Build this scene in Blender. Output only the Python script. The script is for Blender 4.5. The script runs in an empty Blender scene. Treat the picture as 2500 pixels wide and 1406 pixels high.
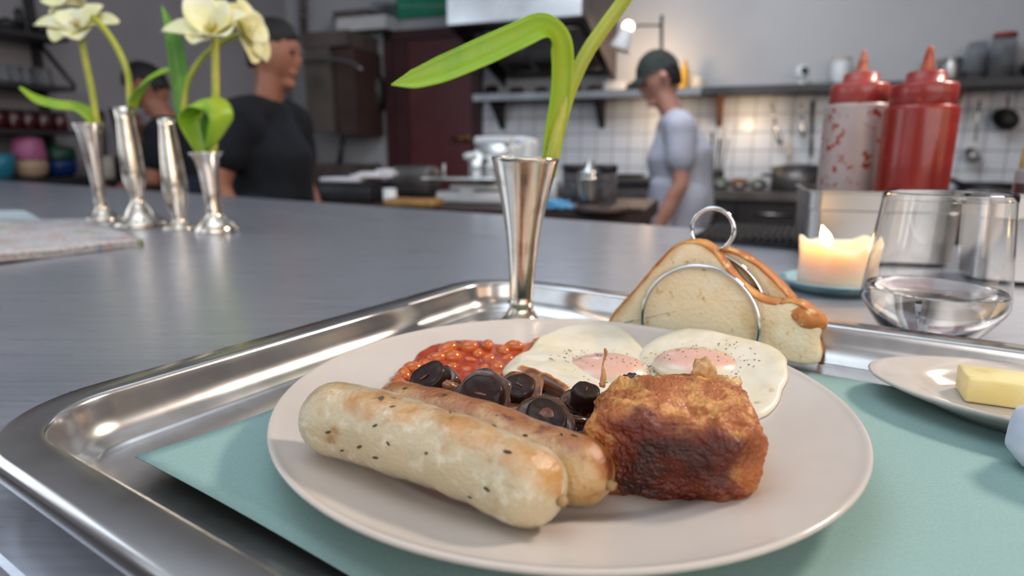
import bpy, bmesh, math, random
import numpy as np
from mathutils import Vector, Matrix, noise as mnoise

# ------------------------------------------------------------------ camera
# real-world metres; the counter top is z = 0, the floor z = -0.92
FPX, CAMZ, PITCH, ROLL = 1500.0, 0.1248, math.radians(12.5), math.radians(0.1)
sc = bpy.context.scene
cam_d = bpy.data.cameras.new('camera')
cam = bpy.data.objects.new('camera', cam_d)
sc.collection.objects.link(cam)
cam_d.sensor_width = 36.0
cam_d.lens = 36.0 * FPX / 2500.0
cam_d.clip_start = 0.01
cam_d.clip_end = 60
_f = np.array([0, math.cos(PITCH), -math.sin(PITCH)])
_u0 = np.array([0, math.sin(PITCH), math.cos(PITCH)])
_r0 = np.array([1.0, 0, 0])
_rt = math.cos(ROLL) * _r0 + math.sin(ROLL) * _u0
_up = math.cos(ROLL) * _u0 - math.sin(ROLL) * _r0
CAM = np.array([0, 0, CAMZ])
cam.matrix_world = Matrix(((_rt[0], _up[0], -_f[0], 0), (_rt[1], _up[1], -_f[1], 0), (_rt[2], _up[2], -_f[2], CAMZ), (0, 0, 0, 1)))
cam_d.dof.use_dof = True
cam_d.dof.focus_distance = 0.255
cam_d.dof.aperture_fstop = 7.4
sc.camera = cam
sc.view_settings.view_transform = 'Standard'
sc.view_settings.look = 'None'
sc.view_settings.gamma = 1.0
sc.view_settings.use_curve_mapping = False
sc.view_settings.exposure = 0.18
sc.cycles.max_bounces = 8
sc.cycles.diffuse_bounces = 3
sc.cycles.glossy_bounces = 4
sc.cycles.transmission_bounces = 8
sc.cycles.caustics_reflective = False
sc.cycles.caustics_refractive = False
sc.cycles.use_adaptive_sampling = True
sc.cycles.adaptive_threshold = 0.05

# ------------------------------------------------------------------ light
world = bpy.data.worlds.new('daylight')
sc.world = world
world.use_nodes = True
bgn = world.node_tree.nodes['Background']
bgn.inputs[0].default_value = (0.75, 0.86, 1.0, 1)
bgn.inputs[1].default_value = 0.35

def area(name, loc, target, sx, sy, watts, col, shape='RECTANGLE', spread=180):
    d = bpy.data.lights.new(name, 'AREA')
    d.shape = shape
    d.size = sx
    d.size_y = sy
    d.energy = watts
    d.color = col
    d.spread = math.radians(spread)
    o = bpy.data.objects.new(name, d)
    sc.collection.objects.link(o)
    o.location = loc
    o.rotation_euler = (Vector(target) - Vector(loc)).to_track_quat('-Z', 'Y').to_euler()
    return o

COOL, WARM = (0.80, 0.90, 1.0), (1.0, 0.70, 0.46)
area('window_daylight_front', (-2.35, -0.75, 1.0), (0.2, 0.9, 0.2), 1.9, 1.7, 11, COOL)
area('window_daylight_left', (-3.2, 1.25, 0.95), (0.5, 0.9, 0.3), 1.5, 1.6, 15, COOL)
area('wall_lamp_warm', (2.3, -1.3, 0.75), (0.2, 0.6, 0.2), 1.9, 1.3, 12, (1.0, 0.68, 0.44))
area('ceiling_lamp_warm', (1.4, 0.82, 1.22), (0.05, 0.25, 0.0), 0.30, 0.30, 22, (1.0, 0.86, 0.74), 'DISK')
area('kitchen_wall_fill', (0.5, 2.5, 1.75), (1.3, 4.4, 0.0), 1.8, 0.8, 30, (0.92, 0.96, 1.0))  # unseen fill added to brighten the tiled wall and hood fascia
area('front_fill_behind', (0.35, -2.15, 1.0), (0.2, 0.6, 0.1), 3.4, 1.7, 46, (1.0, 0.96, 0.92))  # broad fill added behind the camera to light toast and food from the front
area('ceiling_bounce_fill', (-0.6, 0.6, 1.35), (-0.6, 0.6, 2.0), 1.2, 1.2, 36, (0.80, 0.90, 1.0))  # added fill turned on the ceiling so the steel counter reflects it brighter

# ------------------------------------------------------------------ helpers
def V3(p): return np.array(p, float)
def ray(px, py):
    return _f + (px - 1250) / FPX * _rt - (py - 703) / FPX * _up
def at(px, py, z=0.0):
    d = ray(px, py); return CAM + d * ((z - CAMZ) / d[2])
def dp(px, py, y):
    d = ray(px, py); return CAM + d * (y / d[1])
def onpl(px, py, p0, n):
    d = ray(px, py); n = V3(n); return CAM + d * (np.dot(V3(p0) - CAM, n) / np.dot(d, n))

def nz(p, s=1.0, o=0.0):
    return mnoise.noise(Vector((p[0] * s + o, p[1] * s + o * 1.7, p[2] * s - o)))
def fbm(p, s=1.0, o=0.0, k=4):
    v = 0; a = 1
    for i in range(k):
        v += a * nz(p, s, o + i * 3.1); s *= 2.03; a *= 0.5
    return v

def join(*ms):
    Vs, Fs, n = [], [], 0
    for v, f in ms:
        v = np.asarray(v, float); Vs.append(v)
        Fs += [[i + n for i in q] for q in f]; n += len(v)
    return np.vstack(Vs), Fs

def lathe(prof, n=48, c=(0, 0, 0), close=True, fx=1.0, fy=1.0):
    V, F = [], []
    for r, z in prof:
        for i in range(n):
            a = 2 * math.pi * i / n
            V.append((c[0] + r * math.cos(a) * fx, c[1] + r * math.sin(a) * fy, c[2] + z))
    m = len(prof)
    for j in range(m - 1):
        for i in range(n):
            k = (i + 1) % n
            F.append([j * n + i, j * n + k, (j + 1) * n + k, (j + 1) * n + i])
    if close:
        if prof[0][0] > 1e-5: F.append([i for i in range(n)][::-1])
        if prof[-1][0] > 1e-5: F.append([(m - 1) * n + i for i in range(n)])
    return np.array(V), F

def frame(d):
    d = V3(d); d = d / (np.linalg.norm(d) + 1e-12)
    a = V3((0, 0, 1)) if abs(d[2]) < 0.9 else V3((1, 0, 0))
    x = np.cross(a, d); x /= np.linalg.norm(x); y = np.cross(d, x)
    return x, y, d

def orient(m, axis, loc, spin=0.0):
    x, y, d = frame(axis)
    c, s = math.cos(spin), math.sin(spin)
    x, y = c * x + s * y, c * y - s * x
    v = np.asarray(m[0], float)
    return v[:, :1] * x + v[:, 1:2] * y + v[:, 2:3] * d + V3(loc), m[1]

def spl(P, n=40):
    P = [V3(p) for p in P]
    if len(P) == 2:
        return [P[0] + (P[1] - P[0]) * i / (n - 1) for i in range(n)]
    Q = [2 * P[0] - P[1]] + P + [2 * P[-1] - P[-2]]
    out = []; m = len(P) - 1
    for k in range(n):
        t = k / (n - 1) * m; i = min(int(t), m - 1); t -= i
        a, b, c, d = Q[i:i + 4]
        out.append(0.5 * (2 * b + (c - a) * t + (2 * a - 5 * b + 4 * c - d) * t * t + (3 * b - a - 3 * c + d) * t ** 3))
    return out

def tube(path, rad, n=10, caps=True, flat=1.0):
    P = [V3(p) for p in path]
    if not hasattr(rad, '__len__'): rad = [rad] * len(P)
    T = [P[min(i + 1, len(P) - 1)] - P[max(i - 1, 0)] for i in range(len(P))]
    x, y, d = frame(T[0]); V, F = [], []
    for i, p in enumerate(P):
        t = T[i] / (np.linalg.norm(T[i]) + 1e-12)
        x = x - np.dot(x, t) * t; x /= np.linalg.norm(x) + 1e-12; y = np.cross(t, x)
        for k in range(n):
            a = 2 * math.pi * k / n
            V.append(p + rad[i] * (math.cos(a) * x + flat * math.sin(a) * y))
    for i in range(len(P) - 1):
        for k in range(n):
            q = (k + 1) % n
            F.append([i * n + k, i * n + q, (i + 1) * n + q, (i + 1) * n + k])
    if caps:
        F.append(list(range(n))[::-1]); F.append([(len(P) - 1) * n + k for k in range(n)])
    return np.array(V), F

def limb(path, rad, n=14):
    # tube with rounded ends
    P = [V3(p) for p in path]; a = (P[0] - P[1]); a /= np.linalg.norm(a); b = (P[-1] - P[-2]); b /= np.linalg.norm(b)
    pa = [P[0] + a * rad[0] * math.sin(t) for t in (1.5, 1.1, 0.6)]
    ra = [rad[0] * math.cos(t) for t in (1.5, 1.1, 0.6)]
    pb = [P[-1] + b * rad[-1] * math.sin(t) for t in (0.6, 1.1, 1.5)]
    rb = [rad[-1] * math.cos(t) for t in (0.6, 1.1, 1.5)]
    return tube(pa + P + pb, ra + list(rad) + rb, n)

def circ(c, n, r, k=40, a0=0.0, a1=2 * math.pi, xdir=None):
    x, y, d = frame(n)
    if xdir is not None:
        x = V3(xdir); x = x / np.linalg.norm(x); y = np.cross(d, x)
    return [V3(c) + r * (math.cos(t) * x + math.sin(t) * y) for t in np.linspace(a0, a1, k)]

def ring(c, n, r, wr, k=48, m=8, xdir=None, sx=1.0):
    x, y, d = frame(n)
    if xdir is not None:
        x = V3(xdir); x = x / np.linalg.norm(x); y = np.cross(d, x)
    V, F = [], []
    for i in range(k):
        a = 2 * math.pi * i / k; u = math.cos(a) * x * sx + math.sin(a) * y
        for j in range(m):
            b = 2 * math.pi * j / m
            V.append(V3(c) + u * r + wr * (math.cos(b) * u + math.sin(b) * d))
    for i in range(k):
        for j in range(m):
            F.append([i * m + j, ((i + 1) % k) * m + j, ((i + 1) % k) * m + (j + 1) % m, i * m + (j + 1) % m])
    return np.array(V), F

def box(c, s, yaw=0.0, bev=0.0, seg=2):
    bm = bmesh.new(); bmesh.ops.create_cube(bm, size=1.0)
    for v in bm.verts: v.co = Vector((v.co.x * s[0], v.co.y * s[1], v.co.z * s[2]))
    if bev > 0:
        bmesh.ops.bevel(bm, geom=list(bm.edges), offset=bev, segments=seg, profile=0.5, affect='EDGES')
    cs, sn = math.cos(yaw), math.sin(yaw)
    V = np.array([(v.co.x * cs - v.co.y * sn + c[0], v.co.x * sn + v.co.y * cs + c[1], v.co.z + c[2]) for v in bm.verts])
    bm.verts.index_update()
    F = [[v.index for v in f.verts] for f in bm.faces]; bm.free()
    return V, F

def prism(poly, h):
    # poly: list of 3D points (planar), extruded by the vector h
    P = np.array([V3(p) for p in poly]); n = len(P)
    V = np.vstack([P, P + V3(h)])
    F = [list(range(n))[::-1], [n + i for i in range(n)]]
    for i in range(n):
        k = (i + 1) % n; F.append([i, k, n + k, n + i])
    return V, F

def ico(sub=3):
    bm = bmesh.new(); bmesh.ops.create_icosphere(bm, subdivisions=sub, radius=1.0)
    bm.verts.index_update()
    V = np.array([v.co[:] for v in bm.verts]); F = [[v.index for v in f.verts] for f in bm.faces]; bm.free()
    return V, F
_ICO = {}
def blob(c, s, sub=3, amp=0.0, freq=1.0, o=0.0, rot=None, pw=1.0):
    if sub not in _ICO: _ICO[sub] = ico(sub)
    v, f = _ICO[sub]
    V = v.copy()
    if pw != 1.0: V = np.sign(V) * np.abs(V) ** pw
    if amp:
        V = V * (1 + amp * np.array([fbm(p, freq, o) for p in v]))[:, None]
    V = V * V3(s)
    if rot is not None: V = V @ np.array(Matrix(rot).to_3x3() if not isinstance(rot, np.ndarray) else rot).T
    return V + V3(c), f

def grid(fn, nu, nv, wrapu=False):
    V = [fn(i / (nu if wrapu else nu - 1), j / (nv - 1)) for i in range(nu) for j in range(nv)]
    F = []
    for i in range(nu if wrapu else nu - 1):
        for j in range(nv - 1):
            k = (i + 1) % nu
            F.append([i * nv + j, k * nv + j, k * nv + j + 1, i * nv + j + 1])
    return np.array(V), F

COL = sc.collection
BASE = {}
def mk(name, m, mat, parent=None, smooth=True, solid=0.0, sub=0, remesh=0.0, kind=None, loc=None, label=None, bevel=0.0):
    v, f = m; v = np.asarray(v, float)
    if parent is not None: b = BASE[parent.name]
    elif loc is not None: b = V3(loc)
    else: b = V3(((v[:, 0].min() + v[:, 0].max()) / 2, (v[:, 1].min() + v[:, 1].max()) / 2, v[:, 2].min()))
    me = bpy.data.meshes.new(name)
    me.from_pydata([tuple(p) for p in (v - b)], [], [list(q) for q in f])
    me.validate()
    if smooth: me.polygons.foreach_set('use_smooth', [True] * len(me.polygons))
    me.materials.append(mat)
    o = bpy.data.objects.new(name, me); COL.objects.link(o)
    if parent is not None: o.parent = parent
    else: o.location = b
    BASE[o.name] = b
    if bevel:
        q = o.modifiers.new('bevel', 'BEVEL'); q.width = bevel; q.segments = 2; q.limit_method = 'ANGLE'
    if solid:
        q = o.modifiers.new('thickness', 'SOLIDIFY'); q.thickness = solid; q.offset = 0
    if remesh:
        q = o.modifiers.new('skin', 'REMESH'); q.mode = 'VOXEL'; q.voxel_size = remesh; q.use_smooth_shade = True
        q = o.modifiers.new('soften', 'SMOOTH'); q.factor = 0.5; q.iterations = 4
    if sub:
        q = o.modifiers.new('subdivision', 'SUBSURF'); q.levels = sub; q.render_levels = sub
    if kind: o['kind'] = kind
    if label: o['label'] = label
    return o

def tag(o, label, cat, group=None, kind=None):
    o['label'] = label; o['category'] = cat
    if group: o['group'] = group
    if kind: o['kind'] = kind
    return o
def thing(name, label, cat, loc, group=None):
    o = bpy.data.objects.new(name, None); COL.objects.link(o)
    o.empty_display_size = 0.02; o.location = tuple(loc); BASE[o.name] = V3(loc)
    return tag(o, label, cat, group)
def struct(name, m, mat, smooth=False, parent=None, **k):
    o = mk(name, m, mat, parent, smooth=smooth, **k)
    if parent is None: o['kind'] = 'structure'
    return o

# ------------------------------------------------------------------ materials
def srgb(h):
    h = h.lstrip('#'); c = [int(h[i:i + 2], 16) / 255 for i in (0, 2, 4)]
    return tuple(x / 12.92 if x <= 0.04045 else ((x + 0.055) / 1.055) ** 2.4 for x in c) + (1.0,)

def mat(name, col, rough=0.5, metal=0.0, spec=0.5, mix=(), bump=None, bump2=None, coat=0.0, trans=0.0, ior=1.45, sss=0.0, sssr=(1, .5, .3), sssd=0.005,
        emit=None, es=0.0, rvar=None, stretch=(1, 1, 1), rot=(0, 0, 0), sheen=0.0, alpha=1.0):
    m = bpy.data.materials.new(name); m.use_nodes = True
    nt = m.node_tree; N = nt.nodes; L = nt.links; b = N['Principled BSDF']
    c = srgb(col) if isinstance(col, str) else tuple(col)
    b.inputs['Base Color'].default_value = c
    b.inputs['Roughness'].default_value = rough; b.inputs['Metallic'].default_value = metal
    b.inputs['Specular IOR Level'].default_value = spec; b.inputs['IOR'].default_value = ior
    b.inputs['Transmission Weight'].default_value = trans; b.inputs['Coat Weight'].default_value = coat
    b.inputs['Coat Roughness'].default_value = 0.08; b.inputs['Alpha'].default_value = alpha
    if sheen: b.inputs['Sheen Weight'].default_value = sheen
    if sss:
        b.inputs['Subsurface Weight'].default_value = sss; b.inputs['Subsurface Radius'].default_value = sssr; b.inputs['Subsurface Scale'].default_value = sssd
    if emit:
        b.inputs['Emission Color'].default_value = srgb(emit) if isinstance(emit, str) else emit; b.inputs['Emission Strength'].default_value = es
    vec = None
    if mix or bump or rvar or bump2:
        tc = N.new('ShaderNodeTexCoord'); mp = N.new('ShaderNodeMapping'); mp.inputs['Scale'].default_value = stretch; mp.inputs['Rotation'].default_value = rot
        L.new(tc.outputs['Object'], mp.inputs['Vector']); vec = mp.outputs[0]
    def nzn(scale, detail=4, kind='noise', off=0, rough_=0.55):
        if kind == 'voronoi':
            t = N.new('ShaderNodeTexVoronoi'); t.inputs['Scale'].default_value = scale
        else:
            t = N.new('ShaderNodeTexNoise'); t.inputs['Scale'].default_value = scale; t.inputs['Detail'].default_value = detail; t.inputs['Roughness'].default_value = rough_
        if off:
            q = N.new('ShaderNodeVectorMath'); q.operation = 'ADD'; q.inputs[1].default_value = (off, off * 2.3, -off); L.new(vec, q.inputs[0]); L.new(q.outputs[0], t.inputs['Vector'])
        else: L.new(vec, t.inputs['Vector'])
        return t.outputs[0]
    cur = None
    for i, e in enumerate(mix):
        c2, scale, lo, hi = e[:4]; kind = e[4] if len(e) > 4 else 'noise'; det = e[5] if len(e) > 5 else 4
        if kind == 'attr':
            an = N.new('ShaderNodeAttribute'); an.attribute_name = e[6]; src = an.outputs['Fac']
            if scale > 0:
                mm = N.new('ShaderNodeMath'); mm.operation = 'MULTIPLY_ADD'
                sb = N.new('ShaderNodeMath'); sb.operation = 'SUBTRACT'; sb.inputs[1].default_value = 0.5
                L.new(nzn(scale, det, off=1.3 * i + .7), sb.inputs[0]); L.new(sb.outputs[0], mm.inputs[0]); mm.inputs[1].default_value = 1.0; L.new(src, mm.inputs[2]); src = mm.outputs[0]
        else: src = nzn(scale, det, kind, off=1.3 * i + .2)
        mr = N.new('ShaderNodeMapRange'); mr.interpolation_type = 'SMOOTHSTEP'
        mr.inputs[1].default_value = lo; mr.inputs[2].default_value = hi; L.new(src, mr.inputs[0])
        mx = N.new('ShaderNodeMix'); mx.data_type = 'RGBA'
        L.new(mr.outputs[0], mx.inputs[0])
        if cur is None: mx.inputs[6].default_value = c
        else: L.new(cur, mx.inputs[6])
        mx.inputs[7].default_value = srgb(c2) if isinstance(c2, str) else tuple(c2)
        cur = mx.outputs[2]
    if cur is not None: L.new(cur, b.inputs['Base Color'])
    if rvar:
        scale, lo, hi = rvar
        mr = N.new('ShaderNodeMapRange'); mr.inputs[1].default_value = .3; mr.inputs[2].default_value = .7; mr.inputs[3].default_value = lo; mr.inputs[4].default_value = hi
        L.new(nzn(scale, 5, off=9), mr.inputs[0]); L.new(mr.outputs[0], b.inputs['Roughness'])
    prev = None
    for bb in (bump, bump2):
        if bb:
            scale, st, dist = bb[:3]; kind = bb[3] if len(bb) > 3 else 'noise'
            bn = N.new('ShaderNodeBump'); bn.inputs['Strength'].default_value = st; bn.inputs['Distance'].default_value = dist
            L.new(nzn(scale, 6, kind, off=4.4), bn.inputs['Height'])
            if prev: L.new(prev, bn.inputs['Normal'])
            prev = bn.outputs[0]
    if prev:
        L.new(prev, b.inputs['Normal'])
        if coat: L.new(prev, b.inputs['Coat Normal'])
    return m

def vattr(o, name, vals):
    a = o.data.attributes.new(name, 'FLOAT', 'POINT'); a.data.foreach_set('value', np.asarray(vals, np.float32))

M = {}
M['counter'] = mat('brushed_counter_steel', '#d2d7e2', 0.30, 0.80, rvar=(260, .26, .33), mix=[('#c8cdd9', 300, .35, .7)], stretch=(.03, 1, 1), rot=(0, 0, .54))
M['tray'] = mat('polished_tray_steel', '#cfcdcc', 0.2, 0.95, rvar=(30, .17, .25), mix=[('#c0bcba', 40, .45, .75)])
M['steel'] = mat('polished_steel', '#cfcdca', 0.16, 1.0, rvar=(14, .12, .22))
M['steel_dull'] = mat('dull_steel', '#a9a9aa', 0.36, 1.0, rvar=(7, .3, .42))
M['chrome'] = mat('chrome_wire', '#e2e4e6', 0.06, 1.0, rvar=(20, .05, .1))
M['silver'] = mat('aged_silver', '#d8cdbf', 0.17, 1.0, rvar=(60, .12, .26), mix=[('#a8998a', 45, .5, .75)], bump=(160, .06, .0005))
M['porcelain'] = mat('white_porcelain', '#cac1b9', 0.14, 0.0, .42, coat=.0, mix=[('#c5bbb3', 20, .4, .7)])
M['paper'] = mat('teal_paper', '#90afab', 0.85, mix=[('#89a8a4', 900, .35, .65)], bump=(1400, .15, .0003))
M['black'] = mat('black_plastic', '#15151a', 0.45, mix=[('#1d1d22', 20, .4, .6)])
M['white_paint'] = mat('white_paint', '#d6d6da', 0.6, mix=[('#cccdd2', 8, .4, .6)])

# ------------------------------------------------------------------ room shell
RA = math.radians(-20)
KO = V3((-1.89, 5.51, 0)); AX = V3((math.cos(RA), math.sin(RA), 0)); IN = V3((math.sin(RA), -math.cos(RA), 0))
FLOOR, CEIL = -0.92, 2.02
def K(s, d, z=0.0): return KO + AX * s + IN * d + V3((0, 0, z))
def wb(px, py, d=0.0): return onpl(px, py, K(0, d), IN)      # a point d metres in front of the back wall
def wl(px, py, d=0.0): return onpl(px, py, K(d, 0), AX)      # a point d metres in front of the left wall
def ks(p): q = V3(p) - KO; return float(np.dot(q, AX)), float(np.dot(q, IN)), float(p[2])

M['wall'] = mat('painted_plaster', '#b6b8bd', 0.8, mix=[('#acaeb4', 1.2, .35, .7)], bump=(60, .05, .002))
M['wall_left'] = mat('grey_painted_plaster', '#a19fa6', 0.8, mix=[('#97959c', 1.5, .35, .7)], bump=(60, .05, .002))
M['floor'] = mat('dark_floor', '#4d4a4a', 0.6, mix=[('#3d3b3c', 4, .4, .6)])
M['ceiling'] = mat('ceiling_paint', '#d5d7da', 0.9, mix=[('#cdd0d4', 3, .4, .6)])
M['tile'] = mat('glazed_white_tile', '#e0e4ec', 0.2, mix=[('#d6dbe4', 3, .4, .6)])
M['grout'] = mat('grout', '#8d9098', 0.9, mix=[('#82858d', 30, .4, .6)])
M['door'] = mat('maroon_paint', '#683439', 0.38, mix=[('#5c2d30', 3, .4, .65)])
M['door_frame'] = mat('dark_maroon_paint', '#452328', 0.5, mix=[('#3a1d21', 5, .4, .65)])

LB, LL = 8.2, 6.85
struct('floor', prism([K(0, 0, FLOOR - .1), K(LB, 0, FLOOR - .1), K(LB, LL, FLOOR - .1), K(0, LL, FLOOR - .1)], (0, 0, .1)), M['floor'])
struct('ceiling', prism([K(0, 0, CEIL), K(LB, 0, CEIL), K(LB, LL, CEIL), K(0, LL, CEIL)], (0, 0, .1)), M['ceiling'])
HV = (0, 0, CEIL - FLOOR)
WBK = struct('wall_back', prism([K(-.1, -.12, FLOOR), K(LB, -.12, FLOOR), K(LB, 0, FLOOR), K(-.1, 0, FLOOR)], HV), M['wall'])
struct('wall_left', prism([K(-.12, -.12, FLOOR), K(0, -.12, FLOOR), K(0, LL, FLOOR), K(-.12, LL, FLOOR)], HV), M['wall_left'])
struct('wall_right', prism([K(LB, 0, FLOOR), K(LB + .1, 0, FLOOR), K(LB + .1, LL, FLOOR), K(LB, LL, FLOOR)], HV), M['wall'])
struct('wall_front', prism([K(0, LL, FLOOR), K(LB, LL, FLOOR), K(LB, LL + .1, FLOOR), K(0, LL + .1, FLOOR)], HV), M['wall'])

# white tiles under the kitchen shelf, each a piece of its own
SHZ = 0.52
s0 = ks(wb(1165, 300))[0]; s1 = ks(wb(2560, 300))[0]
TS = 0.118
rows = 6; cols = int((s1 - s0) / TS) + 1
zt = SHZ - .03
bk = prism([K(s0 - .02, .001, zt - rows * TS - .02), K(s0 + cols * TS + .02, .001, zt - rows * TS - .02), K(s0 + cols * TS + .02, .001, zt + .01), K(s0 - .02, .001, zt + .01)], IN * .006)
mk('grout_bed', bk, M['grout'], WBK, smooth=False)
tb = box((0, 0, 0), (TS - .005, .008, TS - .005), RA, .0015, 1)
tile_me = None
for r_ in range(rows):
    for c_ in range(cols):
        ctr = K(s0 + (c_ + .5) * TS, .010, zt - (r_ + .5) * TS)
        if tile_me is None:
            o = mk('tile', (tb[0] + ctr, tb[1]), M['tile'], WBK, smooth=False)
            o.data.transform(Matrix.Translation(Vector(tuple(BASE[WBK.name] - ctr)))); tile_me = o.data
        else:
            o = bpy.data.objects.new('tile', tile_me); COL.objects.link(o); o.parent = WBK
        o.location = tuple(ctr - BASE[WBK.name])

# maroon door in the back wall
pa, pb_ = wb(945, 80), wb(1178, 80)
sa, sb_ = ks(pa)[0], ks(pb_)[0]; zd = pa[2]
fr = []
for (u0, u1, z0, z1) in ((sa, sa + .07, FLOOR, zd), (sb_ - .07, sb_, FLOOR, zd), (sa, sb_, zd - .07, zd)):
    fr.append(prism([K(u0, .002, z0), K(u1, .002, z0), K(u1, .002, z1), K(u0, .002, z1)], IN * .06))
DR = struct('door_1', prism([K(sa + .06, .004, FLOOR), K(sb_ - .06, .004, FLOOR), K(sb_ - .06, .004, zd - .06), K(sa + .06, .004, zd - .06)], IN * .03), M['door'])
for q in fr: mk('frame', q, M['door_frame'], DR, smooth=False)
mk('recess_board', prism([K(sa + .07, .034, FLOOR), K(sa + .2, .034, FLOOR), K(sa + .2, .034, zd - .07), K(sa + .07, .034, zd - .07)], IN * .012), M['door_frame'], DR, smooth=False)
hp = wb(1140, 338, .05)
mk('handle', join(tube([hp, hp + IN * .05, hp + IN * .05 - AX * .11], .011, 8), orient(lathe([(.028, 0), (.028, .01), (.02, .012)], 16), IN, hp - IN * .01)), mat('brass', '#9a7a4c', .3, 1.0, rvar=(20, .2, .4)), DR)

# ------------------------------------------------------------------ steel counter
TH = math.radians(57); E1 = V3((math.cos(TH), math.sin(TH), 0)); E2 = V3((math.sin(TH), -math.cos(TH), 0))
def T(a, b, z=0.0): return E1 * a + E2 * b + V3((0, 0, z))      # tray frame: a towards the kitchen, b to the right
fa = V3((-2.229, 2.711, 0)); fb = V3((.25, 1.07, 0)); fd = (fb - fa) / np.linalg.norm(fb - fa)
far_l = fa - fd * .25; far_r = fb + fd * 1.35
fr_l = T(.053, -3.1); fr_r = T(.053, 1.5)
cpoly = [fr_l, fr_r, far_r, far_l]
CT = thing('counter', 'long brushed steel counter carrying the breakfast tray and the vases', 'counter', (V3(cpoly).mean(0) if False else sum(cpoly) / 4) + V3((0, 0, FLOOR)))
mk('worktop', prism([p + V3((0, 0, -.035)) for p in cpoly], (0, 0, .035)), M['counter'], CT, smooth=False, bevel=.003)
cc = sum(cpoly) / 4
mk('cabinet_body', prism([cc + (p - cc) * .94 + V3((0, 0, FLOOR)) for p in cpoly], (0, 0, -FLOOR - .035)), M['steel_dull'], CT, smooth=False)
# folded seam between two sheets of the worktop
sm0, sm1 = at(640, 512, 0), at(1215, 585, 0)
mk('sheet_seam', prism([sm0 + V3((0, 0, -.0002)), sm1 + V3((0, 0, -.0002)), sm1 + E1 * .006 + V3((0, 0, -.0002)), sm0 + E1 * .006 + V3((0, 0, -.0002))], (0, 0, .0006)), M['steel_dull'], CT, smooth=False)

# ------------------------------------------------------------------ tray
def rrect(c, hl, hw, r, z, n=12):
    out = []
    for (sx, sy, a0) in ((1, 1, 0), (-1, 1, 90), (-1, -1, 180), (1, -1, 270)):
        for i in range(n + 1):
            a = math.radians(a0 + 90 * i / n)
            x = sx * (hl - r) + r * math.cos(a); y = sy * (hw - r) + r * math.sin(a)
            out.append(c + E2 * x + E1 * y + V3((0, 0, z)))
    return out
TA0, TA1, TB0, TB1 = .063, .418, -.298, .245
tc_ = E1 * (TA0 + TA1) / 2 + E2 * (TB0 + TB1) / 2
prof = [(.0030, .0150), (.0004, .0160), (0, .0205), (.0012, .0232), (.0032, .024), (.0155, .0240), (.0166, .0237), (.0174, .0222), (.0184, .0195), (.0196, .0150), (.0215, .0105), (.0245, .0070), (.0280, .0048), (.0285, .0040), (.0330, .0032), (.042, .003),
        (.042, .0012), (.030, .0014), (.0225, .0060), (.0180, .0150), (.0165, .0215), (.0140, .0228), (.0040, .0226), (.0022, .0205), (.0020, .0160)]
Vt, Ft = [], []
for o_, z_ in prof: Vt += rrect(tc_, (TB1 - TB0) / 2 - o_, (TA1 - TA0) / 2 - o_, max(.052 - o_, .006), z_)
nl = 52
for j in range(len(prof)):
    if j == 15: continue
    k = (j + 1) % len(prof)
    for i in range(nl):
        q = (i + 1) % nl; Ft.append([j * nl + i, j * nl + q, k * nl + q, k * nl + i])
Ft.append([15 * nl + i for i in range(nl)]); Ft.append([16 * nl + i for i in range(nl)][::-1])
TRAY = mk('serving_tray', (np.array(Vt), Ft), M['tray'])
tag(TRAY, 'large polished steel tray with rounded corners holding the breakfast plate', 'tray')
_q = TRAY.modifiers.new('edges', 'EDGE_SPLIT'); _q.split_angle = math.radians(50)

# ------------------------------------------------------------------ teal paper mat
PA0, PA1, PB0, PB1 = .1035, .366, -.2415, .185
def pf(u, v):
    a = PA0 + (PA1 - PA0) * v; b = PB0 + (PB1 - PB0) * u
    e = max(0, 1 - u * (PB1 - PB0) / .16); g = max(0, 1 - v * (PA1 - PA0) / .07)
    h = .0022 * e ** 2 + .004 * g ** 2 * (0.55 + .45 * math.cos((u - .12) * 9))
    return T(a, b, .0040 + h)
PAPER = mk('paper_mat', grid(pf, 60, 40), M['paper'], solid=.0003)
tag(PAPER, 'teal paper place mat lying in the steel tray', 'paper')

# ------------------------------------------------------------------ dinner plate
PC = V3((.0209, .254, 0)); PZ = .0046
def plz(r):
    if r < .074: return PZ + .0052
    if r < .088:
        t = (r - .074) / .014; t = t * t * (3 - 2 * t); return PZ + .0052 + .0040 * t
    return PZ + .0092 + (min(r, .119) - .088) / .031 * .0078
def pz(p): return plz(math.hypot(p[0] - PC[0], p[1] - PC[1]))
pp = [(0, PZ + .0018), (.058, PZ + .0018), (.0585, PZ), (.064, PZ), (.066, PZ + .0022), (.076, PZ + .0035), (.090, PZ + .0062), (.108, PZ + .0112), (.1178, PZ + .0148), (.1194, PZ + .0160), (.12, PZ + .0170), (.1196, PZ + .0178), (.1186, PZ + .0180)]
pp += [(r, plz(r) + .0006 * max(0, (r - .11) / .008)) for r in (.1175, .115, .110, .104, .098, .093, .090, .088, .086, .084, .082, .080, .078, .076, .0745, .073, .06, .04, .02)] + [(0, plz(0))]
PLATE = mk('dinner_plate', lathe(pp, 128, (PC[0], PC[1], 0), close=False), M['porcelain'])
tag(PLATE, 'large round white plate with a wide rim loaded with fried breakfast', 'plate')

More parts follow.
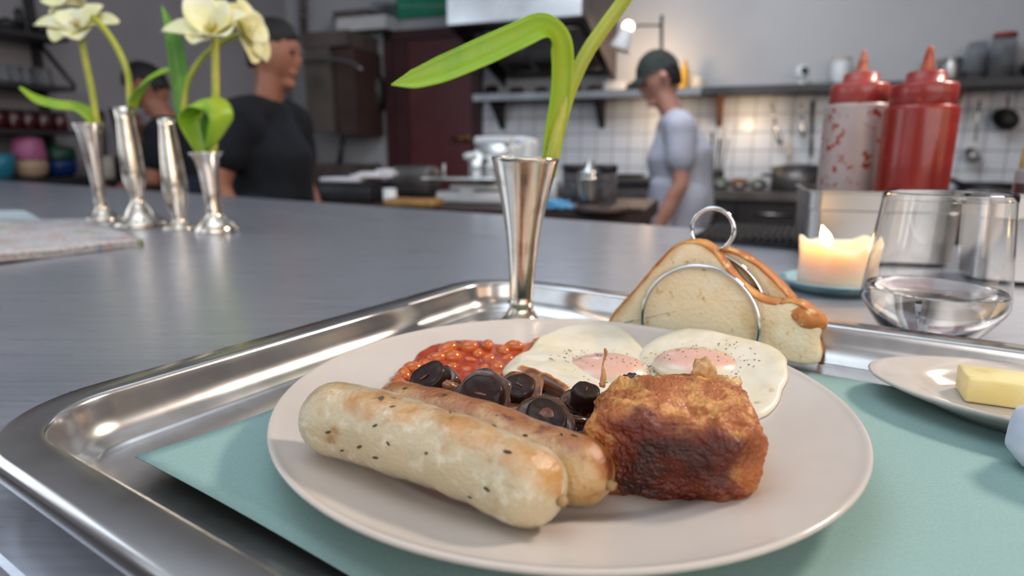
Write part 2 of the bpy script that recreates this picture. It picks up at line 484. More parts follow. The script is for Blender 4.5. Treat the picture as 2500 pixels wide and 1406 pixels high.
# ------------------------------------------------------------------ food on the plate
def axis_cap(P0, P1, bend, R, n=44):
    # points of a bent axis with rounded ends, and their radii
    P0, P1 = V3(P0), V3(P1); Lx = np.linalg.norm(P1 - P0); d = (P1 - P0) / Lx
    pts, rad = [], []
    ss = list(R * (1 - np.cos(np.linspace(0.02, math.pi / 2, 9)))) + list(np.linspace(R * 1.1, Lx - R * 1.1, n)) + list(Lx - R * (1 - np.cos(np.linspace(math.pi / 2, 0.02, 9))))
    for s in ss:
        e = min(s, Lx - s); r = R * math.sqrt(max(1e-6, 1 - (1 - min(1, e / R)) ** 2)) ** .85
        t = s / Lx; pts.append(P0 + d * s + V3(bend) * (4 * t * (1 - t))); rad.append(r)
    return pts, rad

M['sausage'] = mat('pale_herb_sausage', '#c4b391', 0.34, coat=1.0, spec=.5, sss=.12, sssr=(1, .6, .35), sssd=.004,
    mix=[('#d9cdb2', 160, .50, .68), ('#a97c48', 90, .58, .75), ('#bb8748', 110, .72, 1.15, 'attr', 5, 'brown'), ('#8a4c20', 150, 1.08, 1.35, 'attr', 5, 'brown'), ('#45381f', 190, .76, .80, 'noise', 1)],
    bump=(650, .55, .0008), bump2=(200, .45, .0014))
M['sausage_brown'] = mat('browned_herb_sausage', '#bd9a66', 0.34, coat=.9, spec=.5, sss=.1, sssr=(1, .6, .35), sssd=.004,
    mix=[('#c9a871', 150, .5, .7), ('#96602c', 75, .55, .74), ('#9c5f2c', 110, .58, 1.0, 'attr', 5, 'brown'), ('#6f3014', 130, .98, 1.2, 'attr', 5, 'brown'), ('#3f2f1c', 190, .75, .8, 'noise', 1)],
    bump=(650, .55, .0008), bump2=(200, .45, .0014))
M['herb'] = mat('dark_herb', '#33301e', .6, mix=[('#4a4226', 300, .4, .6)])
M['casing'] = mat('casing_knot', '#9b7d54', .5, mix=[('#7c5d3a', 200, .4, .6)])

def sausage(label, P0, P1, bend, R, mt, seed, knots, top=(0, -.25, 1)):
    pts, rad = axis_cap(P0, P1, bend, R)
    n = 40; v, f = tube(pts, rad, n, caps=True)
    ctr = np.repeat(np.array(pts), n, 0); dirs = v - ctr
    ln = np.linalg.norm(dirs, axis=1, keepdims=True) + 1e-9
    un = dirs / ln
    dz = np.array([.0011 * nz(p, 60, seed) + .0005 * nz(p, 170, seed) for p in v])
    v = v + un * dz[:, None] * np.minimum(1, ln / R)
    base = (V3(P0) + V3(P1)) / 2; base[2] = v[:, 2].min()
    o = thing('sausage', label, 'sausage', base)
    b = mk('skin', (v, f), mt, o)
    tp = V3(top); tp /= np.linalg.norm(tp)
    up = un @ tp
    fr_ = np.repeat(np.arange(len(pts)) / (len(pts) - 1), n)
    vattr(b, 'brown', np.clip(.25 + .75 * np.clip(up, 0, 1) + .14 * np.array([nz(p, 60, seed + 5) for p in v]) + .12 * (fr_ > .92), 0, 2))
    rnd = random.Random(seed)
    for k in range(knots):      # herb flecks pressed in the skin
        i = rnd.randrange(10, len(pts) - 10); a = rnd.randrange(0, n); p = v[i * n + a]; nn = un[i * n + a]
        if nn[1] > .35 or nn[2] < -.35: continue
        t = pts[i + 1] - pts[i]; t /= np.linalg.norm(t); q = t + .7 * rnd.uniform(-1, 1) * np.cross(nn, t); q /= np.linalg.norm(q)
        w = np.cross(nn, q); l = rnd.uniform(.0008, .0017)
        bb = blob((0, 0, 0), (1, 1, 1), 1)
        mk('herb_fleck', (bb[0][:, :1] * q * l + bb[0][:, 1:2] * w * l * .38 + bb[0][:, 2:3] * nn * .00035 + p, bb[1]), M['herb'], o)
    for (a, b_) in ((pts[0], pts[1]), (pts[-1], pts[-2])):
        d = (a - b_) / np.linalg.norm(a - b_)
        kn = blob((0, 0, 0), (.0022, .0022, .0018), 2, .35, 2.0, seed)
        mk('casing_knot', (kn[0] + a + d * .0004, kn[1]), M['casing'], o)
    return o
sausage('plump pale herb sausage in front, nearest the plate edge', at(752, 1010, .0312), at(1368, 1220, .0264), (.002, .003, .0012), .0128, M['sausage'], 3, 34)
sausage('browner sausage lying behind the plump pale one', at(925, 985, .0235), at(1488, 1182, .0215), (.001, .002, .0015), .0112, M['sausage_brown'], 11, 16, top=(0, .1, 1))

# baked beans in sauce
def polar(outl, zref, c, fn, nr=26, na=110, thick=1.0):
    O = np.array([at(q[0], q[1], q[2] if len(q) > 2 else zref)[:2] for q in outl]); c = V3(c)[:2]
    D = O - c; an = np.arctan2(D[:, 1], D[:, 0]); rr = np.hypot(D[:, 0], D[:, 1])
    k = np.argsort(an); an, rr = an[k], rr[k]
    an = np.concatenate([an - 2 * math.pi, an, an + 2 * math.pi]); rr = np.concatenate([rr, rr, rr])
    V = [(c[0], c[1], fn(c, 0.0, 0.0))]; S = [0.0]
    for j in range(1, nr + 1):
        s = j / nr
        for i in range(na):
            a = -math.pi + 2 * math.pi * i / na; R = np.interp(a, an, rr)
            R = (R + np.interp(a - .05, an, rr) + np.interp(a + .05, an, rr)) / 3
            p = c + V3((math.cos(a), math.sin(a))) * R * s
            V.append((p[0], p[1], fn(p, s, a))); S.append(s)
    F = [[0, 1 + i, 1 + (i + 1) % na] for i in range(na)]
    for j in range(nr - 1):
        for i in range(na):
            q = (i + 1) % na; b = 1 + j * na
            F.append([b + i, b + na + i, b + na + q, b + q])
    n = len(V)      # underside following the plate
    V2 = [(p[0], p[1], min(p[2] - .0002, max(pz(p) + .0003, p[2] - thick))) for p in V]
    F += [[i + n for i in q][::-1] for q in F]
    b = 1 + (nr - 1) * na
    for i in range(na):
        q = (i + 1) % na; F.append([b + i, b + n + i, b + n + q, b + q])
    return (np.array(V + V2), F), np.array(S + S)

M['sauce'] = mat('tomato_sauce', '#a83a20', .22, coat=.4, sss=.2, sssr=(1, .25, .1), sssd=.003, mix=[('#b5451f', 180, .45, .65), ('#8a2a18', 90, .5, .7)], bump=(260, .25, .0009))
M['bean'] = mat('baked_bean', '#bf6226', .24, coat=.4, sss=.2, sssr=(1, .35, .12), sssd=.003, mix=[('#c4682a', 120, .45, .65), ('#a03d1b', 70, .5, .7)])
bo = [(x, y + 13) for x, y in [(943, 950), (960, 915), (1005, 888), (1055, 852), (1110, 840), (1180, 836), (1250, 842), (1320, 830), (1348, 840), (1360, 880), (1330, 930), (1280, 960), (1180, 985), (1100, 990), (1000, 985)]]
bc = at(1150, 905, .0125)
bm_, _ = polar(bo, .0125, bc, lambda p, s, a: pz(p) + .0048 * max(0, 1 - s ** 3) ** .6 + .0008 * nz((p[0], p[1], 0), 150), 18, 80)
SAUCE = mk('bean_sauce', bm_, M['sauce'])
tag(SAUCE, 'pool of red tomato sauce around the baked beans', 'sauce', kind='stuff')
rnd = random.Random(5); bean_me = None; placed = []
bv = blob((0, 0, 0), (.0060, .0043, .0038), 2)
bend = bv[0].copy(); bend[:, 1] += 22 * bend[:, 0] ** 2 * 1.6; bv = (bend, bv[1])
cand = [(1092, 853), (1190, 843), (1140, 850), (1255, 846), (1322, 839), (1226, 858), (1290, 856), (1108, 873), (1165, 866), (1196, 880), (1140, 885), (1240, 880), (1065, 876), (1275, 874), (1215, 900), (1180, 905), (1140, 910), (1105, 900), (1255, 900), (1300, 895), (985, 915), (1012, 900), (975, 940), (1040, 893), (962, 950), (1010, 930), (1225, 920), (1160, 925), (1080, 918), (1045, 915)]
for i, (px, py) in enumerate(cand):
    zz = .0150; p = at(px, py, zz); s = pz(p) + .0025
    p = at(px, py, s); p[2] = s
    a = rnd.uniform(0, 6.28); tl = rnd.uniform(-.3, .3); sc_ = rnd.uniform(.85, 1.15)
    if bean_me is None:
        o = mk('baked_bean', bv, M['bean'], loc=(0, 0, 0)); bean_me = o.data
    else:
        o = bpy.data.objects.new('baked_bean', bean_me); COL.objects.link(o)
    o.location = tuple(p); o.rotation_euler = (tl, rnd.uniform(-.3, .3), a); o.scale = (sc_, sc_, sc_)
    tag(o, 'orange baked bean in the tomato sauce beside the fried eggs', 'bean', 'baked beans in tomato sauce')

# fried eggs
M['egg_white'] = mat('fried_egg_white', '#e0d8c6', .32, coat=.2, sss=.25, sssr=(1, .95, .85), sssd=.004,
    mix=[('#dbd1b6', 50, .45, .65), ('#a9682a', 140, .62, .95, 'attr', 5, 'brown'), ('#5e3110', 160, .95, 1.25, 'attr', 5, 'brown')], bump=(75, .3, .0016))
M['yolk'] = mat('veiled_yolk', '#dcae9d', .22, coat=.5, sss=.3, sssr=(1, .6, .4), sssd=.004, mix=[('#ddb5a5', 60, .45, .65), ('#dcd2bc', 60, .74, 1.04, 'attr', 3, 'rim')], bump=(160, .08, .0006))
M['pepper'] = mat('black_pepper', '#5d4930', .7, mix=[('#33291c', 400, .4, .6)])

def egg(label, outl, yc, yw, lift, seed, brownfn, zref=.0145):
    c = at(yc[0], yc[1] + 14, zref)
    def h(p, s, a):
        e = max(0, 1 - s ** 5) ** .5
        return pz(p) + lift(p) * (1 - .25 * s) + .0008 + .0030 * e + .0011 * nz((p[0], p[1], seed), 75) * e + .0006 * nz((p[0], p[1], seed), 190) * e * (s > .55) + .0006 * math.exp(-((s - .88) / .1) ** 2) * (.5 + nz((p[0], p[1], seed), 60))
    m, S = polar(outl, zref, c, h, 40, 160, .0042)
    base = c.copy(); base[2] = m[0][:, 2].min()
    o = thing('fried_egg', label, 'egg', base)
    w = mk('egg_white', m, M['egg_white'], o)
    vattr(w, 'brown', [brownfn(p, s) for p, s in zip(m[0], S)])
    yz = h(c[:2], .05, 0)
    v, f = blob((0, 0, 0), (yw, yw * .84, .0086), 4)
    v = v + np.array([.00035 * nz(p, 90, seed) for p in v])[:, None]
    y = mk('yolk', (v + V3((c[0], c[1], yz - .0012)), f), M['yolk'], o)
    vattr(y, 'rim', np.hypot(v[:, 0] / yw, v[:, 1] / (yw * .8)))
    rnd = random.Random(seed); ms = []
    for k in range(130):
        a = rnd.uniform(0, 6.28); rr = yw * 1.3 * math.sqrt(rnd.random()); x, yy = c[0] + rr * math.cos(a), c[1] + rr * .85 * math.sin(a)
        e = 1 - ((x - c[0]) / yw) ** 2 - ((yy - c[1]) / (yw * .8)) ** 2
        zz = max(h(V3((x, yy)), .35, a) + .0001, yz - .0012 + .0086 * math.sqrt(max(0, e)))
        s_ = rnd.uniform(.00012, .00048)
        ms.append(blob((x, yy, zz), (s_ * 1.4, s_, s_ * .6), 1))
    q = mk('pepper_flecks', join(*ms), M['pepper'], o); q['kind'] = 'stuff'
    return o
def near(p, pts, w):
    return max(math.exp(-((p[0] - q[0]) ** 2 + (p[1] - q[1]) ** 2) / w ** 2) for q in pts)
brL = [at(x, y, .0215) for x, y in ((1300, 898), (1330, 908), (1360, 922), (1400, 940), (1285, 893), (1345, 915), (1420, 950), (1440, 958))]
egg('fried egg with browned lacy edge, draped over the baked beans',
    [(1225, 893, .0225), (1245, 872, .021), (1290, 856, .0185), (1340, 838), (1400, 822), (1460, 815), (1510, 822), (1548, 846), (1578, 872), (1598, 905), (1598, 955), (1560, 985), (1500, 982), (1445, 958, .0195), (1400, 938, .0205), (1350, 916, .0215), (1300, 896, .0225), (1255, 897, .0225)], (1482, 884), .0232,
    lambda p: .0105 * max(0, min(1, (.050 - p[0]) / .045)), 2, lambda p, s: 1.45 * near(p, brL, .0065) * min(1, max(0, (s - .72) / .2)))
brR = [at(x, y, .0165) for x, y in ((1850, 985), (1835, 1000), (1880, 965))]
egg('fried egg behind the golden fritter, at the right plate rim',
    [(1556, 868), (1610, 846), (1700, 840), (1770, 853), (1850, 872), (1902, 897), (1916, 932), (1905, 972), (1872, 1015), (1838, 1022), (1780, 1000), (1700, 975), (1625, 950), (1582, 912)], (1702, 890), .0230,
    lambda p: .0004, 8, lambda p, s: .75 * near(p, brR, .005) * (s > .8))

# mushrooms
M['mush_dark'] = mat('charred_mushroom', '#2b1811', .42, coat=.1, spec=.25, mix=[('#1a0e0a', 150, .45, .7), ('#3a2116', 60, .62, .8)], bump=(260, .25, .0008))
M['mush_cap'] = mat('browned_mushroom_cap', '#4a2c1c', .26, coat=.6, mix=[('#5a3522', 110, .5, .72), ('#1f110d', 70, .5, .7)], bump=(180, .3, .001))
M['mush_pale'] = mat('roasted_mushroom_flesh', '#8a5a38', .35, coat=.4, mix=[('#4a2c1c', 120, .45, .68), ('#a87850', 200, .58, .75)], bump=(220, .3, .001))
M['mush_core'] = mat('mushroom_stem_core', '#6b4432', .4, mix=[('#3a2018', 300, .45, .65)])
def mushroom(label, px, py, zt, axis, rs, hs, rc, seed, pale=False, core=False):
    # stem end faces along axis; zt is the height of the stem end
    top = at(px, py, zt); ax = V3(axis); ax /= np.linalg.norm(ax)
    pr = [(0, 0), (rs * .5, 0), (rs * .86, .0001), (rs * .98, -.0007), (rs, -.0018), (rs * .93, -hs * .6), (rs * .97, -hs)]
    st = lathe([(r, z) for r, z in pr], 36, close=False)
    cp = lathe([(rs * .8, -hs + .0006), (rc * .80, -hs + .0004), (rc * 1.0, -hs + .0014), (rc * 1.08, -hs - .0006), (rc * .97, -hs - rc * .28), (rc * .82, -hs - rc * .52), (rc * .5, -hs - rc * .68), (0, -hs - rc * .74)], 40, close=False)
    def wob(m, am): return np.array([p * V3((1 + .12 * math.sin(seed), 1 - .12 * math.sin(seed), 1)) * (1 + am * fbm(p, 130, seed, 2)) + V3((0, 0, 1)) * .0006 * fbm(p, 240, seed + 3, 2) for p in m[0]]), m[1]
    st = orient(wob(st, .14), ax, top, seed); cp = orient(wob(cp, .18), ax, top, seed)
    lo = min(st[0][:, 2].min(), cp[0][:, 2].min())
    o = thing('mushroom', label, 'mushroom', (top[0], top[1], lo))
    sm_ = mk('stem', st, M['mush_dark'], o)
    mk('cap', cp, M['mush_pale'] if pale else M['mush_cap'], o)
    if core:
        cr = orient(lathe([(0, .0006), (rs * .25, .0004), (rs * .42, -.0004)], 24, close=False), ax, top)
        mk('stem_core', cr, M['mush_core'], sm_)
    else:
        sl = orient(blob((0, 0, .00015), (rs * .35, rs * .09, .0003), 1), ax, top, seed)
        mk('stem_slit', sl, M['mush_core'], sm_)
    return o
mushroom('charred mushroom at the left end of the pile, beside the beans', 1036, 920, .0300, (-.42, -.48, .72), .0086, .0075, .0098, 1)
mushroom('shiny brown mushroom peeping out right of the leftmost charred one', 1102, 918, .0265, (.35, .3, .75), .0052, .003, .0105, 2, pale=True)
mushroom('round dark mushroom in the middle, facing front with slit stem', 1172, 962, .0300, (-.15, -.72, .62), .0088, .005, .0115, 3)
mushroom('mushroom with torn tan cap just under the egg edge', 1266, 938, .0235, (.05, -.35, .9), .0078, .004, .0112, 4, pale=True)
mushroom('front mushroom with pale centre on its cut stem', 1335, 1008, .0262, (.02, -.32, .92), .0086, .004, .0114, 5, core=True)
mushroom('small upright mushroom stem against the fritter', 1432, 950, .0290, (.1, -.28, .95), .0060, .0085, .0098, 6)
mushroom('dark mushroom cap wedged behind the front mushroom', 1395, 992, .0210, (.3, .1, .9), .005, .002, .0095, 7)

# golden battered fritter
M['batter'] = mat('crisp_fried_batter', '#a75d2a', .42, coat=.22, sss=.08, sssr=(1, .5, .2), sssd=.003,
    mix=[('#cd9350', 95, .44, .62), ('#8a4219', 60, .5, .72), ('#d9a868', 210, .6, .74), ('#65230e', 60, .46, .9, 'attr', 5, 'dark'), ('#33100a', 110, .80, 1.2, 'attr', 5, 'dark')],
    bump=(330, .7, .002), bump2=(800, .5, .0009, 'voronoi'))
M['batter_pale'] = mat('pale_crisp_batter', '#bd8c58', .4, coat=.3, mix=[('#d8b07a', 200, .45, .65), ('#8c5526', 140, .55, .75)], bump=(500, .6, .0015))
FC = V3((.0588, .2082, .0246)); FR = thing('fritter', 'chunky golden brown battered fritter on the right of the plate', 'fritter', (FC[0], FC[1], .0085))
v, f = ico(7)
ex = .52
V = np.sign(v) * np.abs(v) ** ex
ln = np.linalg.norm(V, axis=1, keepdims=True)
out = []; dk = []
DIM = V3((.0298, .0268, .0162))
for p, q in zip(v, V):
    g = q * DIM
    d = .0028 * fbm(g, 45, 3, 2) + .0014 * fbm(g, 130, 7, 2) + .0010 * abs(nz(g, 330, 1)) + .0006 * nz(g, 700, 2)
    w = g * (1 + .05 * fbm(p, 1.3, 3, 2)) + p * d; w[2] *= (1 - .10 * q[1])
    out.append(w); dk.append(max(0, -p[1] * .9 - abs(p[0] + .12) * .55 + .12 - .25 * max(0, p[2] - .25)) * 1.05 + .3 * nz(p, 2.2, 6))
out = np.array(out); ca, sa_ = math.cos(-.18), math.sin(-.18)
out = np.stack([out[:, 0] * ca - out[:, 1] * sa_, out[:, 0] * sa_ + out[:, 1] * ca, out[:, 2]], -1) + FC
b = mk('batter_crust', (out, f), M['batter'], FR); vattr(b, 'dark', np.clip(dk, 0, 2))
for (px, py, z, s, sd) in ((1716, 918, .0395, (.0056, .005, .0066), 3), (1775, 945, .0375, (.0052, .005, .0048), 4), (1690, 945, .038, (.006, .005, .003), 5), (1622, 948, .0385, (.006, .005, .003), 7)):
    k = blob((0, 0, 0), s, 4, .35, 1.6, sd)
    mk('crisp_nub', (k[0] + dp(px, py, .226), k[1]), M['batter_pale'], FR)
sp = [dp(1470, 945, .224), dp(1474, 915, .225), dp(1472, 890, .226), dp(1479, 865, .2265), dp(1477, 850, .227)]
mk('crisp_sliver', tube(spl(sp, 16), np.linspace(.0011, .0003, 16) + .0003 * np.sin(np.linspace(0, 9, 16)), 8), M['batter_pale'], FR)
k = blob((0, 0, 0), (.0031, .0026, .0022), 3, .4, 2.2, 9)
BIT = mk('burnt_crumb', (k[0] + dp(1542, 925, .226), k[1]), mat('burnt_crumb', '#2a0f0d', .35, coat=.4, mix=[('#47191a', 300, .5, .7)], bump=(500, .5, .001)), FR)

# ------------------------------------------------------------------ toast rack and toast
RK = T(.362, 0); NRM = E1
def rk(px, py, e): return onpl(px, py, T(e, 0), E1)
M['crumb'] = mat('toasted_crumb', '#f0dab4', .8, mix=[('#f3e3c4', 60, .45, .65), ('#cfa468', 210, .60, .74), ('#dab67c', 30, .55, .75), ('#c8935a', 60, .55, 1.15, 'attr', 4, 'brown')], bump=(420, .5, .0014), bump2=(1200, .4, .0006))
M['crust'] = mat('brown_crust', '#b8723a', .65, mix=[('#cf9652', 60, .42, .62), ('#94521f', 45, .52, .72), ('#e0bb80', 110, .56, .72)], bump=(160, .45, .0016), bump2=(800, .3, .0005))
def toast(label, outl, e0, th, crust_ids, seed):
    P = [rk(px, py, e0) for px, py in outl]
    for p in P: p[2] = max(p[2], .0085)
    n = len(P); ctr = sum(P) / n
    Q = []                                  # smooth the outline
    for i in range(n):
        a, b, c, d = P[i - 1], P[i], P[(i + 1) % n], P[(i + 2) % n]
        for t in (0, .25, .5, .75):
            Q.append(0.5 * (2 * b + (c - a) * t + (2 * a - 5 * b + 4 * c - d) * t * t + (3 * b - a - 3 * c + d) * t ** 3))
    m = len(Q); V = []; F = []
    lay = [(0.0, .0), (.12, .0), (.25, .0)]
    # front face rings towards the centre, rim, back face
    prof_ = [(.0, 0.02, 0), (.4, .0, 0), (.65, .0, 0), (.78, .0, 0), (.87, .0, 0), (.93, .005, 0), (.97, .03, 0), (1.0, .12, 0), (1.0, .5, 0), (1.0, .88, 0), (.97, .97, 0), (.9, 1.0, 0), (.5, 1.0, 0), (.0, .98, 0)]
    cids = set(i for i in range(m) if crust_ids[0] * 4 <= i <= crust_ids[1] * 4); att = []
    for s, w, _ in prof_:
        for i in range(m):
            p = ctr + (Q[i] - ctr) * max(s, .001)
            p = p + E1 * (th * w) + E1 * .0007 * nz(p, 90, seed)
            V.append(p); att.append(max(0, (s - .62) / .38) if i in cids else 0)
    for j in range(len(prof_) - 1):
        for i in range(m):
            k = (i + 1) % m; F.append([j * m + i, j * m + k, (j + 1) * m + k, (j + 1) * m + i])
    base = ctr.copy(); base[2] = min(p[2] for p in P)
    o = thing('toast_slice', label, 'toast', base)
    vattr(mk('crumb', (np.array(V), F), M['crumb'], o), 'brown', att)
    cv, cf = [], []                          # crust: a band wrapped over the baked edge
    ids = [i for i in range(m) if crust_ids[0] * 4 <= i <= crust_ids[1] * 4]
    sec = [(-.0012, .0003), (-.0005, -.0003), (.0002, .0002), (.0006, .002), (.0012, .5), (.0006, -2.002), (.0002, -2.0002), (-.0005, -1.9997), (-.0012, -2.0003)]
    for i in ids:
        tg = Q[(i + 1) % m] - Q[i - 1]; tg /= np.linalg.norm(tg); no = np.cross(tg, E1); no /= np.linalg.norm(no)
        if np.dot(no, Q[i] - ctr) < 0: no = -no
        g = 1 + .35 * nz(Q[i], 60, seed + 3)
        for (r_, w_) in sec:
            ww = w_ if abs(w_) < .1 else (th * .5 if w_ == .5 else th + (-2 - w_))
            cv.append(Q[i] + no * (r_ * g + .0006 * nz(Q[i] + E1 * ww, 160, seed)) + E1 * ww)
    k = len(sec)
    for a in range(len(ids) - 1):
        for b in range(k):
            c = (b + 1) % k; cf.append([a * k + b, a * k + c, (a + 1) * k + c, (a + 1) * k + b])
    cf.append(list(range(k))); cf.append([(len(ids) - 1) * k + b for b in range(k)][::-1])
    mk('crust', (np.array(cv), cf), M['crust'], o)
    return o
t1 = toast('front slice of white toast with a tall brown peak', [(1475, 905), (1478, 800), (1500, 762), (1550, 705), (1600, 648), (1645, 602), (1690, 590), (1732, 606), (1768, 648), (1808, 695), (1850, 728), (1895, 742), (1945, 740), (1985, 768), (2004, 800), (1996, 835), (1985, 905), (1800, 912)], .3655, .0115, (1, 14), 2)
t2 = toast('rear slice of white toast leaning behind the wire hoop', [(1560, 880), (1562, 780), (1620, 690), (1690, 630), (1745, 610), (1790, 616), (1840, 642), (1885, 680), (1925, 722), (1965, 775), (1990, 830), (1992, 880), (1800, 880)], .3815, .0105, (1, 11), 5)
lump = blob((0, 0, 0), (1, 1, 1), 4, .12, 1.3, 4); lump = (lump[0][:, :1] * E2 * .0105 + lump[0][:, 1:2] * E1 * .0082 + lump[0][:, 2:3] * (V3((0, 0, .0078)) - E2 * .004), lump[1])
mk('crust_bulge', (lump[0] + rk(1968, 772, .3712), lump[1]), M['crust'], t1)
RACK = thing('toast_rack', 'chrome wire toast rack with round hoops holding two slices', 'toast rack', rk(1720, 880, .372) * V3((1, 1, 0)) + V3((0, 0, .0055)))
def hoop(cx, cy, rp, e, wr):
    c = rk(cx, cy, e); r_ = np.linalg.norm(rk(cx + rp, cy, e) - c)
    P = [c + r_ * (math.cos(t) * E2 + math.sin(t) * V3((0, 0, 1))) for t in np.linspace(math.radians(-42), math.radians(222), 60)]
    lowz = .0085
    for endi in (0, -1):
        p = P[endi].copy()
    P = [np.array([P[0][0], P[0][1], lowz])] + P + [np.array([P[-1][0], P[-1][1], lowz])]
    return tube(P, wr, 10)
wr = .00125
mk('hoop', hoop(1704, 790, 150, .3625, wr), M['chrome'], RACK)
mk('hoop', hoop(1718, 757, 150, .3790, wr), M['chrome'], RACK)
mk('hoop', hoop(1722, 755, 134, .3945, wr), M['chrome'], RACK)
hc = rk(1739, 560, .377); hr = np.linalg.norm(rk(1739 + 53, 560, .377) - hc)
HANDN = V3((.1, -1, .0)); 
mk('handle_ring', ring(hc, E1, hr, wr * 1.15, 48, 8), M['chrome'], RACK)
b0, b1 = rk(1704, 900, .3625) * V3((1, 1, 0)), rk(1722, 900, .3945) * V3((1, 1, 0))
mk('handle_stem', tube([hc - V3((0, 0, hr)), rk(1716, 640, .377)], wr, 8), M['chrome'], RACK)
for s_ in (-.028, .028):
    a_, c_ = T(.3605, .0), T(.3965, .0)
    bb = np.dot(rk(1712, 800, .375), E2)
    mk('base_wire', tube([T(.3605, bb + s_, .0085), T(.3965, bb + s_, .0085)], wr, 8), M['chrome'], RACK)
    for e_ in (.3615, .3885):
        mk('ball_foot', blob(T(e_, bb + s_, .0070 if e_ < .37 else .0075), (.0022, .0022, .0022), 2), M['chrome'], RACK)

# ------------------------------------------------------------------ butter on an oval dish
bl_, br_ = at(2112, 932, .012), None
dc = bl_ + E2 * .080 + E1 * .0125
def oval(prof_, n=72, lx=.080, ly=.047):
    V, F = [], []
    for k, z in prof_:
        for i in range(n):
            a = 2 * math.pi * i / n
            V.append(dc * V3((1, 1, 0)) + E2 * (lx * k * math.cos(a)) + E1 * (ly * k * math.sin(a)) * (1.0) + V3((0, 0, z)))
    for j in range(len(prof_) - 1):
        for i in range(n):
            q = (i + 1) % n; F.append([j * n + i, j * n + q, (j + 1) * n + q, (j + 1) * n + i])
    F.append(list(range(n))[::-1]); F.append([(len(prof_) - 1) * n + i for i in range(n)])
    return np.array(V), F
DZ = .0046
DISH = mk('butter_dish', oval([(.58, DZ), (.64, DZ), (.70, DZ + .003), (.92, DZ + .0088), (.99, DZ + .0112), (1.0, DZ + .0122), (.985, DZ + .013), (.95, DZ + .0126), (.80, DZ + .0102), (.70, DZ + .0078), (.655, DZ + .0050), (.60, DZ + .0044)]), M['porcelain'])
tag(DISH, 'small oval white dish carrying the butter', 'dish')
M['butter'] = mat('butter', '#e2cf8a', .4, sss=.25, sssr=(1, .85, .4), sssd=.004, mix=[('#ecdda6', 40, .45, .65), ('#d7bf70', 90, .55, .75)], bump=(120, .3, .001))
bp = at(2322, 955, DZ + .006)
bv_, bf_ = box((0, 0, 0), (.050, .022, .0125), 0, .0012, 2)
bv_ = bv_ + np.array([[.0004 * nz(p, 200, 1), .0004 * nz(p, 180, 2), .0005 * nz(p, 150, 3)] for p in bv_])
byaw = math.atan2(E2[1], E2[0]) + .14
cb, sb2 = math.cos(byaw), math.sin(byaw)
bcen = bp + V3((cb, sb2, 0)) * .0285 + V3((-sb2, cb, 0)) * .001
bv_ = np.stack([bv_[:, 0] * cb - bv_[:, 1] * sb2 + bcen[0], bv_[:, 0] * sb2 + bv_[:, 1] * cb + bcen[1], bv_[:, 2] + DZ + .0045 + .0063], -1)
BUT = mk('butter_block', (bv_, bf_), M['butter'])
tag(BUT, 'pale yellow block of butter on the oval dish', 'butter')
nk = blob((0, 0, 0), (.0005, .0005, .003), 2)
mk('butter_curl', (orient(nk, (.15, -.35, .9), bcen + V3((-.004, -.009, .0110)))[0] + V3((0, 0, .001)), nk[1]), M['butter'], BUT)

# white napkin roll at the right edge
M['napkin'] = mat('white_cloth_napkin', '#d3d7e4', .9, sheen=.3, mix=[('#c6ccdd', 60, .4, .65)], bump=(1500, .25, .0004))
n0 = at(2530, 1125, .013); na = V3((.55, -.835, 0))
def napf(u, v):
    a = 2 * math.pi * u; L_ = -.012 + .16 * v; rr = .0125 + .0014 * math.sin(3 * a + 2) + .0008 * nz((math.cos(a), math.sin(a), v * 5), 2)
    e = 1 - max(0, 1 - v / .06) ** 3 * .35
    x, y = math.cos(a) * rr * 1.25 * e, math.sin(a) * rr * e
    side = V3((.835, .55, 0))
    return n0 * V3((1, 1, 0)) + na * L_ + side * (.0155 + x) + V3((0, 0, .0185 + y))
nm = grid(napf, 40, 24, True); nm = (nm[0], nm[1] + [[i * 24 for i in range(40)][::-1], [i * 24 + 23 for i in range(40)]])
NAP = mk('napkin', nm, M['napkin'])
tag(NAP, 'rolled white cloth napkin at the right edge of the paper mat', 'napkin')

# ------------------------------------------------------------------ water glass
M['glass'] = mat('clear_glass', (1, 1, 1, 1), .0, trans=1.0, ior=1.48, rvar=(5, .0, .012))
M['water'] = mat('water', (1, 1, 1, 1), .0, trans=1.0, ior=1.33, rvar=(5, .0, .008))
gc = dp(2275, 735, .395); gx, gy = gc[0], gc[1]
GS = .83
gout = [(0, 0), (.022, .0), (.0255, .001), (.0290, .0035), (.0365, .0110), (.0438, .0195), (.0484, .0255), (.0502, .0300), (.0500, .035), (.0486, .050), (.0468, .066), (.0450, .082), (.0436, .0945), (.0432, .0990), (.0427, .0998)]
gin = [(.0421, .0996), (.0419, .0988), (.0423, .0945), (.0437, .082), (.0454, .066), (.0472, .050), (.0486, .035), (.0487, .0302), (.0470, .0262), (.0424, .0208), (.035, .0128), (.027, .0088), (.017, .0078), (0, .0075)]
gout = [(r * GS, z) for r, z in gout]; gin = [(r * GS, z) for r, z in gin]
GL = mk('water_glass', lathe(gout + gin, 96, (gx, gy, .0003), close=False), M['glass'])
tag(GL, 'clear tapered tumbler a third full of water', 'glass')
wl_ = .0372
win = [(0, .00755), (.017, .00785), (.027, .00885), (.035, .01285), (.0424, .02085), (.0470, .02625), (.0487, .03025), (.0485, wl_ - .0006), (.0485, wl_ + .0006), (.0476, wl_ + .0002), (.046, wl_), (0, wl_)]
win = [(r * GS, z) for r, z in win]
WT = mk('drinking_water', lathe([(max(0, r - .0001), z) for r, z in win], 96, (gx, gy, .0003), close=False), M['water'])
tag(WT, 'clear water filling the bottom of the tumbler', 'water')

